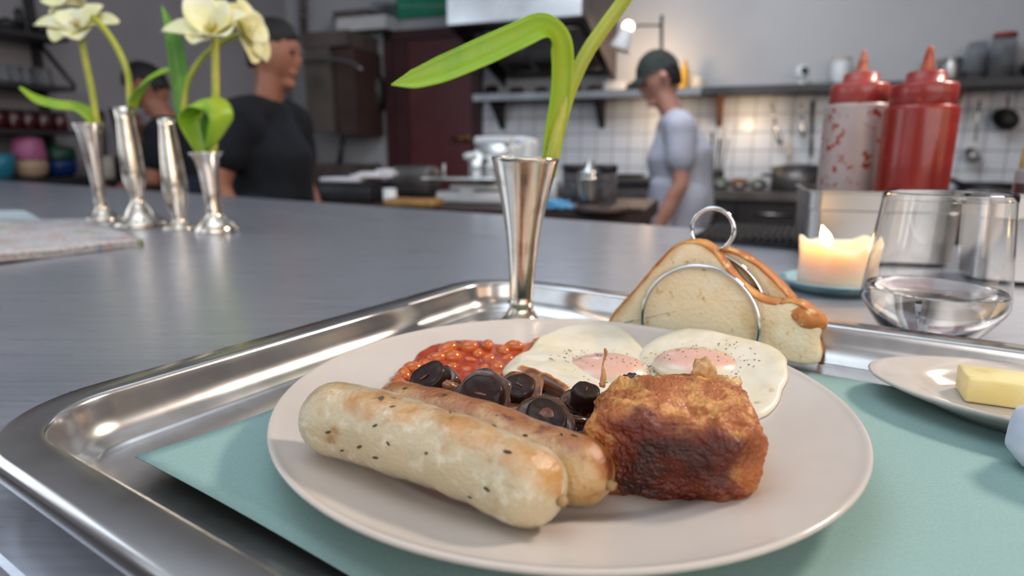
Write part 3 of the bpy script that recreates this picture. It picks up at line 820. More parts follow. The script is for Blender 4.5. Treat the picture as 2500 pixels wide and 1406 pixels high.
# ------------------------------------------------------------------ candle
M['wax'] = mat('ivory_wax', '#f0d9c0', .42, sss=.9, sssr=(1, .62, .36), sssd=.03, mix=[('#f2dfc9', 60, .4, .6)])
M['flame'] = mat('candle_flame', '#ffd9a0', 1.0, emit=(1, .62, .22, 1), es=26, mix=[('#ffe6bd', 30, .4, .6)])
M['saucer'] = mat('pale_teal_glaze', '#a9cfd6', .2, coat=.4, mix=[('#8fbcc6', 30, .45, .65)])
sc0 = at(2030, 690, .006); cx_, cy_ = sc0[0], sc0[1]
SAU = mk('candle_saucer', lathe([(0, .0015), (.030, .0015), (.031, 0), (.035, 0), (.039, .004), (.0445, .0085), (.0452, .0095), (.0440, .0102), (.038, .0058), (.034, .0034), (0, .0032)], 64, (cx_, cy_, .0002), close=False), M['saucer'])
tag(SAU, 'pale blue glazed saucer under the burning candle', 'saucer')
CAN = thing('candle', 'short ivory pillar candle burning with a melted rim', 'candle', (cx_, cy_, .0036))
def rimh(a): return .0455 + .0028 * math.sin(2 * a + 1.9) + .0014 * math.sin(5 * a + .6) + .0005 * math.sin(9 * a) - .003 * math.exp(-((math.cos(a) * .2 - math.sin(a) - .95) / .35) ** 2)
def cf(u, v):
    a = 2 * math.pi * u
    P = [(.026, .0036), (.0292, .0042), (.0298, .012), (.0294, .030), (.0304, .040), (.0308, 'r'), (.0290, 'r2'), (.0264, 'r3'), (.0240, .0345), (.013, .0335), (.0003, .0335)]
    r, z = P[int(round(v * (len(P) - 1)))]
    z = rimh(a) if z == 'r' else rimh(a) + .0004 if z == 'r2' else rimh(a) - .004 if z == 'r3' else z
    r = r * (1 + .02 * math.sin(7 * a) * (z > .03) + .012 * nz((math.cos(a), math.sin(a), z * 60), 2.5, 1))
    return V3((cx_ + r * math.cos(a), cy_ + r * math.sin(a), z))
mk('wax_pillar', grid(cf, 72, 11, True), M['wax'], CAN)
fl = dp(2016, 590, cy_); fx_, fy_ = fl[0], fl[1]
mk('wick', tube([(fx_ + .001, fy_, .032), (fx_ + .0015, fy_, .037), (fx_ + .001, fy_, .0435)], .0007, 6), M['black'], CAN)
mk('flame', orient(lathe([(.0001, -.0075), (.0028, -.006), (.0048, -.002), (.0047, .001), (.0034, .0055), (.0016, .0095), (.0001, .013)], 20, close=False), (-.38, 0, .92), (fx_, fy_, .0475)), M['flame'], CAN)
ld = bpy.data.lights.new('candle_light', 'POINT'); ld.energy = .12; ld.color = (1, .55, .22); ld.shadow_soft_size = .004
lo_ = bpy.data.objects.new('candle_light', ld); COL.objects.link(lo_); lo_.location = (fx_, fy_ - .001, .050)

# ------------------------------------------------------------------ steel boxes with sauce bottles
M['box_steel'] = mat('scuffed_pan_steel', '#b9b4ae', .34, 1.0, rvar=(14, .28, .4))
YB = math.radians(-20); UB = V3((math.cos(YB), math.sin(YB), 0)); WB_ = V3((-math.sin(YB), math.cos(YB), 0))
def steel_box(label, corner, lx, ly, h):
    c = V3(corner) + UB * lx / 2 + WB_ * ly / 2; hl, hw = lx / 2, ly / 2
    o = thing('steel_container', label, 'container', c)
    def rr(off, r, z, n=8):
        out = []
        for (sx, sy, a0) in ((1, 1, 0), (-1, 1, 90), (-1, -1, 180), (1, -1, 270)):
            for i in range(n + 1):
                a = math.radians(a0 + 90 * i / n)
                out.append(c + UB * (sx * (hl - off - r) + r * math.cos(a)) + WB_ * (sy * (hw - off - r) + r * math.sin(a)) + V3((0, 0, z)))
        return out
    P = [(.014, .012, .0006), (.006, .018, .004), (.0045, .018, h * .72), (.003, .019, h * .74), (.003, .019, h - .003), (0, .020, h - .002), (0, .020, h), (.006, .016, h), (.0065, .016, h * .74), (.0075, .016, h * .5), (.009, .015, .006), (.016, .010, .003)]
    V, F = [], []
    for p in P: V += rr(*p)
    k = 36
    for j in range(len(P) - 1):
        for i in range(k):
            q = (i + 1) % k; F.append([j * k + i, j * k + q, (j + 1) * k + q, (j + 1) * k + i])
    F.append(list(range(k))[::-1]); F.append([(len(P) - 1) * k + i for i in range(k)])
    b = mk('pan', (np.array(V), F), M['box_steel'], o); q = b.modifiers.new('edges', 'EDGE_SPLIT'); q.split_angle = math.radians(40)
    return o
B1 = at(1952, 640, 0); B1 = V3((dp(1952, 600, .712)[0], .712, 0)); B2 = V3((dp(2384, 600, .585)[0], .585, 0))
steel_box('steel container behind the candle holding two red sauce bottles', B1, .165, .165, .082)
steel_box('steel container at the far right edge holding a dark sauce bottle', B2, .15, .074, .087)
M['bottle_clear'] = mat('cloudy_squeeze_plastic', '#d8c6c2', .35, trans=.35, ior=1.45, sss=.2, mix=[('#d3bdb8', 30, .4, .6), ('#b8432c', 85, .57, .62, 'noise', 2)])
M['bottle_red'] = mat('ketchup_filled_plastic', '#8c1f17', .30, coat=.3, sss=.15, sssr=(1, .2, .1), mix=[('#992a1d', 40, .45, .65), ('#7a1712', 18, .55, .75)])
M['cap_red'] = mat('red_translucent_cap', '#982d28', .35, coat=.3, sss=.25, sssr=(1, .3, .2), mix=[('#8c2622', 60, .45, .65)])
M['cap_pink'] = mat('pink_red_cap', '#a8433d', .35, coat=.3, sss=.25, sssr=(1, .3, .2), mix=[('#a83c36', 60, .45, .65)])
M['nozzle'] = mat('sauce_stained_nozzle', '#c07a62', .35, coat=.3, mix=[('#b04a30', 90, .48, .62)])
M['nozzle2'] = mat('orange_red_nozzle', '#b4522f', .35, coat=.3, mix=[('#a63f26', 90, .48, .62)])
def bottle(label, x, y, z, R, hb, mb, mc, mn, fillm=None, fill=0, capcol=None, tall=.052):
    o = thing('sauce_bottle', label, 'bottle', (x, y, z))
    c = (x, y, z)
    mk('body', lathe([(R * .9, 0), (R * .98, .002), (R, .006), (R, hb - .004), (R * .985, hb - .001), (R * .86, hb + .002), (R * .84, hb + .004)], 48, c), mb, o)
    if fillm: mk('sauce_fill', lathe([(R * .88, .001), (R * 1.004, .005), (R * 1.004, fill), (R * .9, fill + .001)], 48, c), fillm, o)
    cp_ = mk('cap', lathe([(R * .86, hb + .001), (R * .90, hb + .002), (R * .89, hb + .022), (R * .84, hb + .025), (R * .56, hb + .026), (R * .54, hb + .036), (R * .48, hb + .038), (R * .2, hb + .0385)], 48, c), mc, o)
    mk('nozzle', lathe([(R * .2, hb + .037), (R * .185, hb + .041), (R * .11, hb + .037 + tall * .75), (R * .075, hb + .037 + tall * .95), (R * .05, hb + .037 + tall)], 24, c), mn, cp_)
    return o
q1 = B1 + UB * .060 + WB_ * .112; q2 = B1 + UB * .116 + WB_ * .054
bottle('nearly empty squeeze bottle with red smears and red cap', q1[0], q1[1], .004, .0372, .178, M['bottle_clear'], M['cap_pink'], M['nozzle'], tall=.028)
bottle('full red ketchup squeeze bottle with orange nozzle', q2[0], q2[1], .004, .0366, .171, M['bottle_red'], M['cap_red'], M['nozzle2'], tall=.028)
M['sauce_dark'] = mat('dark_brown_sauce', '#3a1c1c', .3, coat=.4, mix=[('#4a2626', 40, .45, .65)])
M['cap_yellow'] = mat('pale_yellow_cap', '#d8bd78', .4, mix=[('#cdae62', 60, .45, .65)])
M['bottle_grey'] = mat('hazy_plastic', '#c3bcbb', .3, trans=.3, mix=[('#bab2b1', 40, .45, .65)])
q3 = B2 + UB * .056 + WB_ * .037
bottle('brown sauce bottle with pale yellow cap at the right edge', q3[0], q3[1], .004, .022, .105, M['bottle_grey'], M['cap_yellow'], M['bottle_grey'], M['sauce_dark'], .092, tall=.012)

# black ribbed bar mat
q4 = [at(1688, 588, 0), at(1752, 553, 0), at(1975, 566, 0), at(1972, 612, 0)]
mo = thing('bar_mat', 'black ribbed rubber mat at the back edge of the counter', 'mat', sum(q4) / 4)
M['rubber'] = mat('black_rubber', '#101013', .7, mix=[('#1a1a1e', 60, .4, .6)])
mk('rubber_base', prism([p + V3((0, 0, .0003)) for p in (q4[0], q4[3], q4[2], q4[1])], (0, 0, .005)), M['rubber'], mo, smooth=False)
for k in range(16):
    t = (k + .5) / 16
    a, b = q4[0] + (q4[3] - q4[0]) * t, q4[1] + (q4[2] - q4[1]) * t
    mk('rib', tube([a + (b - a) * .03 + V3((0, 0, .006)), a + (b - a) * .97 + V3((0, 0, .006))], .0032, 6), M['rubber'], mo)

# ------------------------------------------------------------------ newspaper
M['news'] = mat('newsprint', '#c3bfbe', .85, mix=[('#93949a', 160, .5, .56), ('#b57f78', 22, .56, .64), ('#7780a6', 12, .60, .66), ('#8f9878', 10, .58, .66)], stretch=(1, 3.2, 1), rot=(0, 0, -.5))
npx = [(-60, 640), (352, 590), (205, 536), (-60, 546)]
N4 = [at(x, y, .006) for x, y in npx]
def newsf(lift, drop):
    def fn(u, v):
        a = N4[0] + (N4[1] - N4[0]) * u; b = N4[3] + (N4[2] - N4[3]) * u
        p = a + (b - a) * v
        return V3((p[0], p[1], lift + .004 * (1 - u) * math.sin(3 * v) + .003 * abs(math.sin(5 * u + 1)) * (1 - u) + drop * v * u))
    return fn
NW = thing('newspaper', 'folded newspaper with colour pictures at the left of the counter', 'newspaper', sum(N4) / 4 * V3((1, 1, 0)))
for k in range(4):
    mk('folded_sheet', grid(newsf(.0012 + .0022 * k, .0), 24, 14), M['news'], NW, solid=.0016)
c4 = [at(x, y, .002) for x, y in ((-80, 545), (110, 541), (60, 514), (-80, 512))]
PS = mk('loose_paper', prism([p * V3((1, 1, 0)) + V3((0, 0, .0004)) for p in c4], (0, 0, .002)), mat('pale_blue_paper', '#b9c6cc', .8, mix=[('#a9b8c0', 20, .4, .6)]), smooth=False)
tag(PS, 'pale loose sheet of paper lying beyond the newspaper', 'paper')

# ------------------------------------------------------------------ silver bud vases and flowers
M['leaf'] = mat('tulip_leaf', '#93b828', .38, sss=.35, sssr=(.5, 1, .12), sssd=.003, mix=[('#78a81e', 30, .42, .68), ('#a3b52c', 14, .55, .72)], bump=(60, .2, .001), stretch=(1, 1, .35))
M['leaf_dark'] = mat('deep_green_leaf', '#4f8526', .38, sss=.25, sssr=(.5, 1, .12), sssd=.003, mix=[('#6ba52c', 18, .45, .65)], bump=(80, .2, .001))
M['stem'] = mat('pale_green_stem', '#b9bc48', .4, sss=.3, sssr=(.6, 1, .2), sssd=.003, mix=[('#a6b23c', 40, .4, .65), ('#d0c958', 22, .55, .72)])
M['petal'] = mat('cream_yellow_petal', '#ece7a8', .55, sss=.4, sssr=(1, .95, .4), sssd=.006, mix=[('#f3f0d0', 30, .45, .65), ('#e0d765', 22, .62, .75)])
M['stamen'] = mat('yellow_stamen', '#c9a22c', .6, mix=[('#9a7a1e', 200, .45, .65)])
def leaf(P, wid, side, mt, parent, n=36, fold=.25, name='leaf', th=.0009, face=None):
    Q = spl(P, n); side = V3(side); V, F = [], []
    for i in range(n):
        t = Q[min(i + 1, n - 1)] - Q[max(i - 1, 0)]; t /= np.linalg.norm(t) + 1e-12
        s = (side - np.dot(side, t) * t) if face is None else np.cross(t, V3(face)); s /= np.linalg.norm(s); nn = np.cross(s, t)
        u = i / (n - 1); w = np.interp(u, np.linspace(0, 1, len(wid)), wid)
        for k in range(9):
            x = -1 + k / 4; V.append(Q[i] + s * w * x + nn * w * fold * (x * x - .3) + nn * w * .05 * math.sin(9 * u + 3 * x))
    for i in range(n - 1):
        for k in range(8): F.append([i * 9 + k, i * 9 + k + 1, (i + 1) * 9 + k + 1, (i + 1) * 9 + k])
    return mk(name, (np.array(V), F), mt, parent, solid=th)
def petal_m(L_, W_, ph0, ph1, cup=.35, seed=0):
    V, F = [], []; nu, nv = 14, 9; x = y = 0.0
    for i in range(nu):
        u = i / (nu - 1); ph = ph0 + (ph1 - ph0) * u
        if i: x += math.sin(ph) * L_ / (nu - 1); y += math.cos(ph) * L_ / (nu - 1)
        w = 1.35 * W_ * (math.sin(math.pi * min(1, (u * .90 + .06))) ** .75)
        for j in range(nv):
            v = -1 + 2 * j / (nv - 1)
            r = cup * w * v * v
            V.append((x - math.cos(ph) * r, w * v, y + math.sin(ph) * r + .06 * w * math.sin(6 * u + seed + 2 * v)))
    for i in range(nu - 1):
        for j in range(nv - 1): F.append([i * nv + j, i * nv + j + 1, (i + 1) * nv + j + 1, (i + 1) * nv + j])
    return np.array(V), F
def flower(root, c, axis, petals, S=1.0, seed=0):
    # petals: list of (angle, open0, open1, length, width)
    for k, (a, o0, o1, l, w) in enumerate(petals):
        v, f = petal_m(l * S, w * S, o0, o1, .3, seed + k)
        ca, sa = math.cos(a), math.sin(a)
        v = np.stack([v[:, 0] * ca - v[:, 1] * sa, v[:, 0] * sa + v[:, 1] * ca, v[:, 2]], -1)
        mk('petal', orient((v, f), axis, c), M['petal'], root, solid=.0009)
    ms = []
    mk('pistil', orient(lathe([(.002 * S, 0), (.003 * S, .006 * S), (.0025 * S, .014 * S), (.004 * S, .016 * S), (.0005, .018 * S)], 10), axis, c), M['stem'], root)
    for k in range(6):
        a = k * 1.05; d = V3((math.cos(a) * .5, math.sin(a) * .5, 1))
        st = orient(join(limb([V3((0, 0, 0)), d * .010 * S, d * .017 * S], [.0006 * S, .0007 * S, .0013 * S], 6)), axis, c)
        mk('stamen', st, M['stamen'], root)
def vase(label, base, prof_, tilt=(0, 0, 1), mt=None, n=56):
    o = thing('bud_vase', label, 'vase', base)
    inner = [(max(r - .0012, .0004), z) for r, z in prof_[::-1]][:-4]
    mk('body', orient(lathe(prof_ + inner, n, close=False), tilt, base), mt or M['silver'], o)
    return o
# front vase in the tray
vb = at(1271, 797, .0034)
Hv = dp(1281, 384, vb[1])[2] - .0034
vp = [(.0001, 0), (.0185, 0), (.0190, .0016), (.0165, .0040), (.0115, .0085), (.0088, .0130), (.0081, .0165), (.0088, .0172), (.0088, .0182), (.0081, .0190)]
for t, w in ((.20, .0083), (.30, .0088), (.42, .0100), (.55, .0116), (.68, .0142), (.80, .0172), (.90, .0200), (.97, .0219), (.99, .0226), (1.0, .0224)): vp.append((w, Hv * t))
VF = vase('silver trumpet vase standing in the tray behind the plate', vb, vp, (.022, 0, 1))
for zz in (.0178,): mk('collar_ring', ring(vb + V3((0, 0, zz)), (.022, 0, 1), .0086, .0008, 40, 6), M['silver'], VF)
Yv = vb[1]
TU = thing('tulip', 'single tulip with a broad bent leaf in the front vase', 'flower', dp(1342, 400, Yv))
leaf([dp(1343, 392, Yv), dp(1352, 330, Yv), dp(1368, 240, Yv - .002), dp(1372, 160, Yv - .004), dp(1362, 95, Yv - .008), dp(1325, 68, Yv - .014), dp(1265, 92, Yv - .020), dp(1180, 130, Yv - .026), dp(1080, 172, Yv - .03), dp(1010, 196, Yv - .032), dp(955, 207, Yv - .034)],
     [.0056, .0064, .0070, .0074, .0080, .0084, .0086, .0090, .0084, .0060, .0003], (1.0, .55, .45), M['leaf'], TU, 60, .45, th=.0011, face=(.2, -1, .45))
sp_ = [dp(1338, 430, Yv), dp(1348, 375, Yv), dp(1366, 300, Yv + .002), dp(1392, 215, Yv + .003), dp(1432, 130, Yv + .004), dp(1480, 60, Yv + .005), dp(1530, -10, Yv + .006), dp(1590, -110, Yv + .007)]
mk('stem', tube(spl(sp_, 40), np.linspace(.0052, .0046, 40), 14), M['stem'], TU)
flower(TU, dp(1595, -118, Yv + .007), (.45, 0, .9), [(k * 1.047 + .2, .5, .9, .05, .019) for k in range(6)], 1.0, 3)

# four vases at the back
def bv(px, py): return at(px, py, .0002)
v1b = bv(253, 537); h1 = dp(228, 302, v1b[1])[2]; w1 = v1b[1] / FPX
V1 = vase('leftmost slim silver vase with flared lip beside the newspaper', v1b, [(.0001, 0), (42 * w1, 0), (44 * w1, 4 * w1), (32 * w1, 10 * w1), (17 * w1, 22 * w1), (12 * w1, 34 * w1), (14 * w1, 44 * w1), (12 * w1, 60 * w1), (15 * w1, .45 * h1), (20 * w1, .7 * h1), (26 * w1, .9 * h1), (32 * w1, .985 * h1), (33 * w1, h1)], (-.02, 0, 1))
v2b = bv(345, 552); h2 = dp(325, 262, v2b[1])[2]; w2 = v2b[1] / FPX
V2 = vase('tall slim silver vase with broad stepped foot, second from the left', v2b, [(.0001, 0), (60 * w2, 0), (62 * w2, 5 * w2), (50 * w2, 14 * w2), (34 * w2, 26 * w2), (28 * w2, 40 * w2), (20 * w2, 52 * w2), (13 * w2, 62 * w2), (15 * w2, 75 * w2), (25 * w2, 110 * w2), (26 * w2, .48 * h2), (24 * w2, .7 * h2), (20 * w2, .9 * h2), (23 * w2, h2)], (-.02, 0, 1))
v3b = bv(441, 558); h3 = dp(437, 290, v3b[1])[2]; w3 = v3b[1] / FPX
V3_ = vase('slim silver vase bulging low on its body, third from the left', v3b, [(.0001, 0), (38 * w3, 0), (40 * w3, 4 * w3), (26 * w3, 9 * w3), (15 * w3, 20 * w3), (16 * w3, 32 * w3), (24 * w3, 62 * w3), (29 * w3, 95 * w3), (27 * w3, .5 * h3), (22 * w3, .75 * h3), (17 * w3, .94 * h3), (19 * w3, h3)], (-.02, 0, 1))
v4b = bv(530, 566); h4 = dp(508, 372, v4b[1])[2]; w4 = v4b[1] / FPX
V4 = vase('shortest silver vase with wide lip and domed foot, right of four', v4b, [(.0001, 0), (51 * w4, 0), (52 * w4, 5 * w4), (44 * w4, 18 * w4), (30 * w4, 32 * w4), (18 * w4, 42 * w4), (20 * w4, 50 * w4), (17 * w4, 60 * w4), (19 * w4, .5 * h4), (22 * w4, .75 * h4), (28 * w4, .92 * h4), (37 * w4, .985 * h4), (38 * w4, h4)], (-.04, 0, 1))
def stemf(root, pts, Y, r0, r1):
    P = [dp(x, y, Y) for x, y in pts]; mk('stem', tube(spl(P, 30), np.linspace(r0, r1, 30), 10), M['stem'], root); return P
Y1, Y2, Y3, Y4 = v1b[1], v2b[1], v3b[1], v4b[1]
F1 = thing('tulip', 'cream flower on the leftmost stem, petals spread flat', 'flower', dp(238, 310, Y1))
P = stemf(F1, [(240, 325), (232, 270), (222, 210), (207, 140), (195, 75)], Y1, .0058, .005)
flower(F1, P[-1], (-.05, -.55, .8), [(0.1, 1.1, 1.75, .075, .018), (1.0, .9, 1.4, .06, .02), (2.2, 1.0, 1.5, .066, .02), (3.1, 1.1, 1.7, .08, .018), (4.3, 1.1, 1.9, .05, .022), (5.3, 1.1, 1.8, .055, .02)], 1.0, 1)
leaf([dp(240, 318, Y1), dp(222, 283, Y1), (dp(190, 262, Y1)), dp(140, 256, Y1 - .01), dp(90, 242, Y1 - .02), dp(48, 213, Y1 - .03)], [.008, .012, .010, .009, .008, .002], (.2, .6, .75), M['leaf'], F1, 30)
F2 = thing('tulip', 'upper left cream flower with bright yellow centre', 'flower', dp(318, 265, Y2))
P = stemf(F2, [(320, 285), (317, 245), (313, 185), (290, 125), (258, 75), (225, 40)], Y2, .0052, .0045)
flower(F2, P[-1] + V3((-.012, -.005, .012)), (-.35, -.55, .75), [(0.3, .8, 1.3, .056, .02), (1.3, .7, 1.2, .05, .02), (2.4, .8, 1.3, .06, .02), (3.4, .8, 1.3, .06, .02), (4.5, .9, 1.5, .045, .02), (5.4, .8, 1.4, .05, .02)], 1.0, 4)
leaf([dp(322, 268, Y2), dp(328, 240, Y2), dp(350, 205, Y2), dp(380, 178, Y2 - .01), dp(424, 166, Y2 - .02)], [.006, .010, .014, .014, .002], (.5, .5, .6), M['leaf'], F2, 30)
F3 = thing('tulip', 'drooping cream flower facing right with dark upright leaf', 'flower', dp(445, 295, Y3))
P = stemf(F3, [(446, 310), (452, 240), (465, 185), (500, 135), (545, 102), (590, 82)], Y3, .0045, .004)
flower(F3, P[-1], (.85, -.25, .2), [(0.4, .9, 1.6, .05, .018), (1.4, 1.0, 1.8, .055, .017), (2.5, .9, 1.6, .05, .018), (3.6, .5, 1.0, .04, .016), (4.6, 1.0, 1.7, .05, .018), (5.5, 1.0, 1.8, .055, .018)], 1.0, 7)
leaf([dp(445, 300, Y3), dp(440, 240, Y3), dp(436, 170, Y3), dp(425, 100, Y3), dp(395, 14, Y3)], [.007, .010, .013, .012, .001], (1, .3, .1), M['leaf_dark'], F3, 30)
F4 = thing('tulip', 'wide open cream flower on a straight stem, right of the group', 'flower', dp(525, 380, Y4))
P = stemf(F4, [(520, 392), (522, 340), (526, 260), (526, 170), (524, 90)], Y4, .0058, .0052)
flower(F4, P[-1], (0, -.55, .8), [(0.15, .8, 1.35, .062, .018), (1.2, .6, 1.0, .055, .02), (2.3, .5, .9, .066, .020), (3.2, 1.1, 1.7, .074, .017), (4.4, 1.1, 1.6, .045, .02), (5.5, .9, 1.5, .055, .02)], 1.0, 9)
leaf([dp(500, 388, Y4), dp(482, 345, Y4), dp(462, 290, Y4), dp(482, 252, Y4 - .01), dp(520, 250, Y4 - .015), dp(540, 285, Y4 - .02), dp(520, 340, Y4 - .02), dp(500, 365, Y4 - .02)], [.006, .012, .017, .020, .020, .018, .010, .002], (.7, .6, .35), M['leaf'], F4, 40)
leaf([dp(520, 385, Y4), dp(514, 340, Y4 + .01), dp(512, 300, Y4 + .01), dp(530, 270, Y4 + .01), dp(546, 285, Y4 + .01)], [.006, .011, .013, .012, .002], (.8, .5, .3), M['leaf_dark'], F4, 30)

# ------------------------------------------------------------------ kitchen: shelf along the back wall
M['shelf_steel'] = mat('shelf_steel', '#8b8c8f', .35, 1.0, rvar=(6, .28, .42))
M['shelf_dark'] = mat('dark_shelf', '#4a4a4c', .5, .4, mix=[('#3d3d40', 6, .4, .6)])
M['iron'] = mat('dark_iron', '#33302f', .5, .6, mix=[('#262423', 20, .4, .6)])
M['oak'] = mat('warm_wood', '#8a5f3a', .6, mix=[('#6d4628', 20, .45, .65)], stretch=(1, 1, 6))
M['glassy'] = mat('dull_clear_glass', '#e6eaee', .08, trans=.9, ior=1.12, mix=[('#dfe4e9', 10, .4, .6)])
M['beige'] = mat('oat_beige', '#b89a78', .8, mix=[('#a5835f', 60, .4, .6)])
M['cream'] = mat('cream_paint', '#c9c0b4', .6, mix=[('#bdb3a6', 10, .4, .6)])
M['red_lid'] = mat('red_lid', '#8c3a36', .5, mix=[('#7c302e', 20, .4, .6)])
M['yellow'] = mat('yellow_plastic', '#c99a2a', .5, mix=[('#b98a20', 20, .4, .6)])
M['teal'] = mat('teal_enamel', '#2f7f9a', .35, mix=[('#28708a', 10, .4, .6)])
M['pink'] = mat('pink_enamel', '#b0678f', .4, mix=[('#a35a83', 10, .4, .6)])
M['bowl_cream'] = mat('cream_enamel', '#b59a83', .4, mix=[('#a98d76', 10, .4, .6)])
M['green'] = mat('dark_green_enamel', '#0d3f2f', .4, mix=[('#0a3628', 10, .4, .6)])
M['blue'] = mat('navy_enamel', '#12306a', .35, mix=[('#0e2857', 10, .4, .6)])
M['jam'] = mat('dark_red_jam', '#3c0f17', .2, coat=.5, mix=[('#4c131d', 20, .4, .6)])
M['white_plastic'] = mat('white_plastic', '#d5dbe0', .35, mix=[('#cbd2d8', 10, .4, .6)])
M['food'] = mat('roasted_food', '#8a5a32', .6, mix=[('#5c3a1e', 40, .42, .6), ('#a8784a', 60, .55, .7)])
M['purple'] = mat('purple_pickle', '#5c2a58', .3, coat=.4, mix=[('#3a1838', 20, .4, .6)])
M['dark_unit'] = mat('dark_kitchen_unit', '#2b2829', .5, mix=[('#221f20', 6, .4, .6)])
M['worktop_dark'] = mat('kitchen_worktop', '#6b6867', .4, .6, mix=[('#5a5756', 6, .4, .6)])

def slab(s0, s1, d0, d1, z0, z1):
    return prism([K(s0, d0, z0), K(s1, d0, z0), K(s1, d1, z0), K(s0, d1, z0)], (0, 0, z1 - z0))
SHD = .30
def sh_at(px, py, d=SHD): return ks(wb(px, py, d))
sl0 = sh_at(1155, 250)[0]; sl1 = sh_at(1712, 240)[0]; sr1 = sh_at(2640, 220)[0]
zs = SHZ
def shelf(label, a, b, mt, brk, bm2):
    o = thing('wall_shelf', label, 'shelf', K((a + b) / 2, SHD / 2, zs - .03))
    mk('board', slab(a, b, .004, SHD, zs - .028, zs), mt, o, smooth=False)
    mk('front_lip', slab(a, b, SHD - .006, SHD + .004, zs - .040, zs + .006), mt, o, smooth=False)
    for px, m_ in brk:
        s = ks(wb(px, 270, .15))[0]
        mk('bracket', prism([K(s - .018, .02, zs - .03), K(s - .018, SHD - .04, zs - .03), K(s - .018, .02, zs - .03 - .20)], AX * .036), m_, o, smooth=False)
    return o
shelf('bright steel wall shelf under the extractor hood', sl0, sl1 - .004, M['shelf_steel'], [(1212, M['iron']), (1462, M['iron'])], None)
shelf('dark wall shelf on the right carrying jars and tins', sl1 + .004, sr1, M['shelf_dark'], [(1757, M['oak']), (2330, M['oak'])], None)

def on_shelf(px, d=.16):
    s = ks(wb(px, 235, d))[0]; return K(s, d, zs + .0005)
def small(name, label, cat, parts, loc, group=None):
    o = thing(name, label, cat, loc, group)
    for nm, m_, mt in parts: mk(nm, (m_[0] + V3(loc), m_[1]), mt, o)
    return o
def pot(r, h, t=.004): return lathe([(r * .92, 0), (r, .006), (r, h), (r - t, h), (r - t, .008), (.001, .007)], 28)
def bowl(r, h): return lathe([(r * .45, 0), (r * .5, .002), (r * .82, h * .45), (r, h), (r - .004, h), (r * .78, h * .5), (r * .4, .008), (.001, .007)], 30)
# pans and food under the hood
for k, (px, r, h, lab) in enumerate([(1200, .05, .07, 'dark iron pot at the left end of the steel shelf'), (1262, .055, .045, 'shallow dark pan second along the steel shelf'), (1322, .05, .04, 'small dark pan on the shelf left of the tulip leaf'), (1402, .05, .045, 'dark pan on the shelf right of the tulip stem'), (1452, .055, .04, 'dark baking pan on the shelf beneath the filters')]):
    p = on_shelf(px, .15)
    small('pan', lab, 'pan', [('pan_body', pot(r, h), M['iron']), ('food', blob((0, 0, h * .9), (r * .85, r * .85, .02), 3, .2, 2, k), M['food'])], p, 'pans under the hood')
for k, (px, lab) in enumerate([(1500, 'white box on the steel shelf below the clamp lamp'), ]):
    p = on_shelf(px, .15); small('storage_box', lab, 'box', [('box_body', box((0, 0, .03), (.14, .10, .06), RA, .008), M['white_paint']), ('box_lid', box((0, 0, .067), (.15, .11, .014), RA, .004), M['white_paint'])], p)
for k, (px, lab) in enumerate([(1548, 'plate of browned food nearest the cook on the steel shelf'), (1606, 'round loaf on the steel shelf in front of the cook')]):
    p = on_shelf(px, .2); small('food_plate', lab, 'plate', [('dish', bowl(.06, .02), M['iron']), ('loaf', blob((0, 0, .03), (.05, .045, .026), 3, .2, 2, k), M['food'])], p)
p = on_shelf(1668, .12); small('bottle', 'yellow squeeze bottle on the shelf behind the cook', 'bottle', [('body', lathe([(.03, 0), (.032, .01), (.032, .13), (.018, .15), (.01, .19)], 20), M['yellow']), ('cap', lathe([(.014, .16), (.014, .18), (.004, .2)], 16), M['yellow'])], p)
p = on_shelf(1703, .12); small('cup', 'pale grey cup on the shelf right of the cook', 'cup', [('cup_body', pot(.04, .09), M['cream']), ('handle', ring((.05, 0, .045), (0, 1, 0), .022, .005, 20, 6), M['cream'])], p)
p = on_shelf(1952, .18); small('webcam', 'small white gadget with a round black lens on the shelf', 'camera', [('stand', lathe([(.04, 0), (.04, .008), (.012, .014), (.01, .05)], 24), M['white_plastic']), ('head', blob((0, 0, .085), (.042, .036, .045), 3), M['white_plastic']), ('lens', orient(lathe([(.001, .01), (.018, .008), (.02, -.002), (.02, -.02)], 20), (.2, -1, .1), (0, -.035, .092)), M['black'])], p)
p = on_shelf(1999, .2); small('tray', 'pale green shallow tray lying on the dark shelf', 'tray', [('pan', box((0, 0, .012), (.12, .12, .024), RA, .006), mat('pale_green', '#9fb3ac', .5, mix=[('#92a8a0', 10, .4, .6)])), ('rim', box((0, 0, .024), (.13, .13, .006), RA, .002), M['steel_dull'])], p)
p = on_shelf(2045, .12); small('tin', 'white enamel tin on the shelf behind the smeared bottle', 'tin', [('tin_body', lathe([(.052, 0), (.055, .004), (.055, .15), (.05, .155)], 28), M['white_plastic']), ('lid', lathe([(.057, .15), (.057, .165), (.05, .17), (.012, .171)], 28), M['cream'])], p)
p = on_shelf(2312, .18); small('canister', 'ribbed steel canister on the shelf right of the ketchup', 'canister', [('canister_body', lathe([(.05, 0), (.052, .004), (.052, .11), (.05, .115)], 28), M['steel_dull']), ('lid', lathe([(.054, .11), (.054, .125), (.04, .135), (.012, .136)], 28), M['steel_dull'])], p)
p = on_shelf(2262, .09); small('tin', 'cream storage tin half hidden behind the ketchup bottle', 'tin', [('tin_body', lathe([(.04, 0), (.042, .004), (.042, .12), (.04, .125)], 28), M['cream']), ('lid', lathe([(.044, .12), (.044, .135), (.03, .14)], 28), M['cream'])], p)
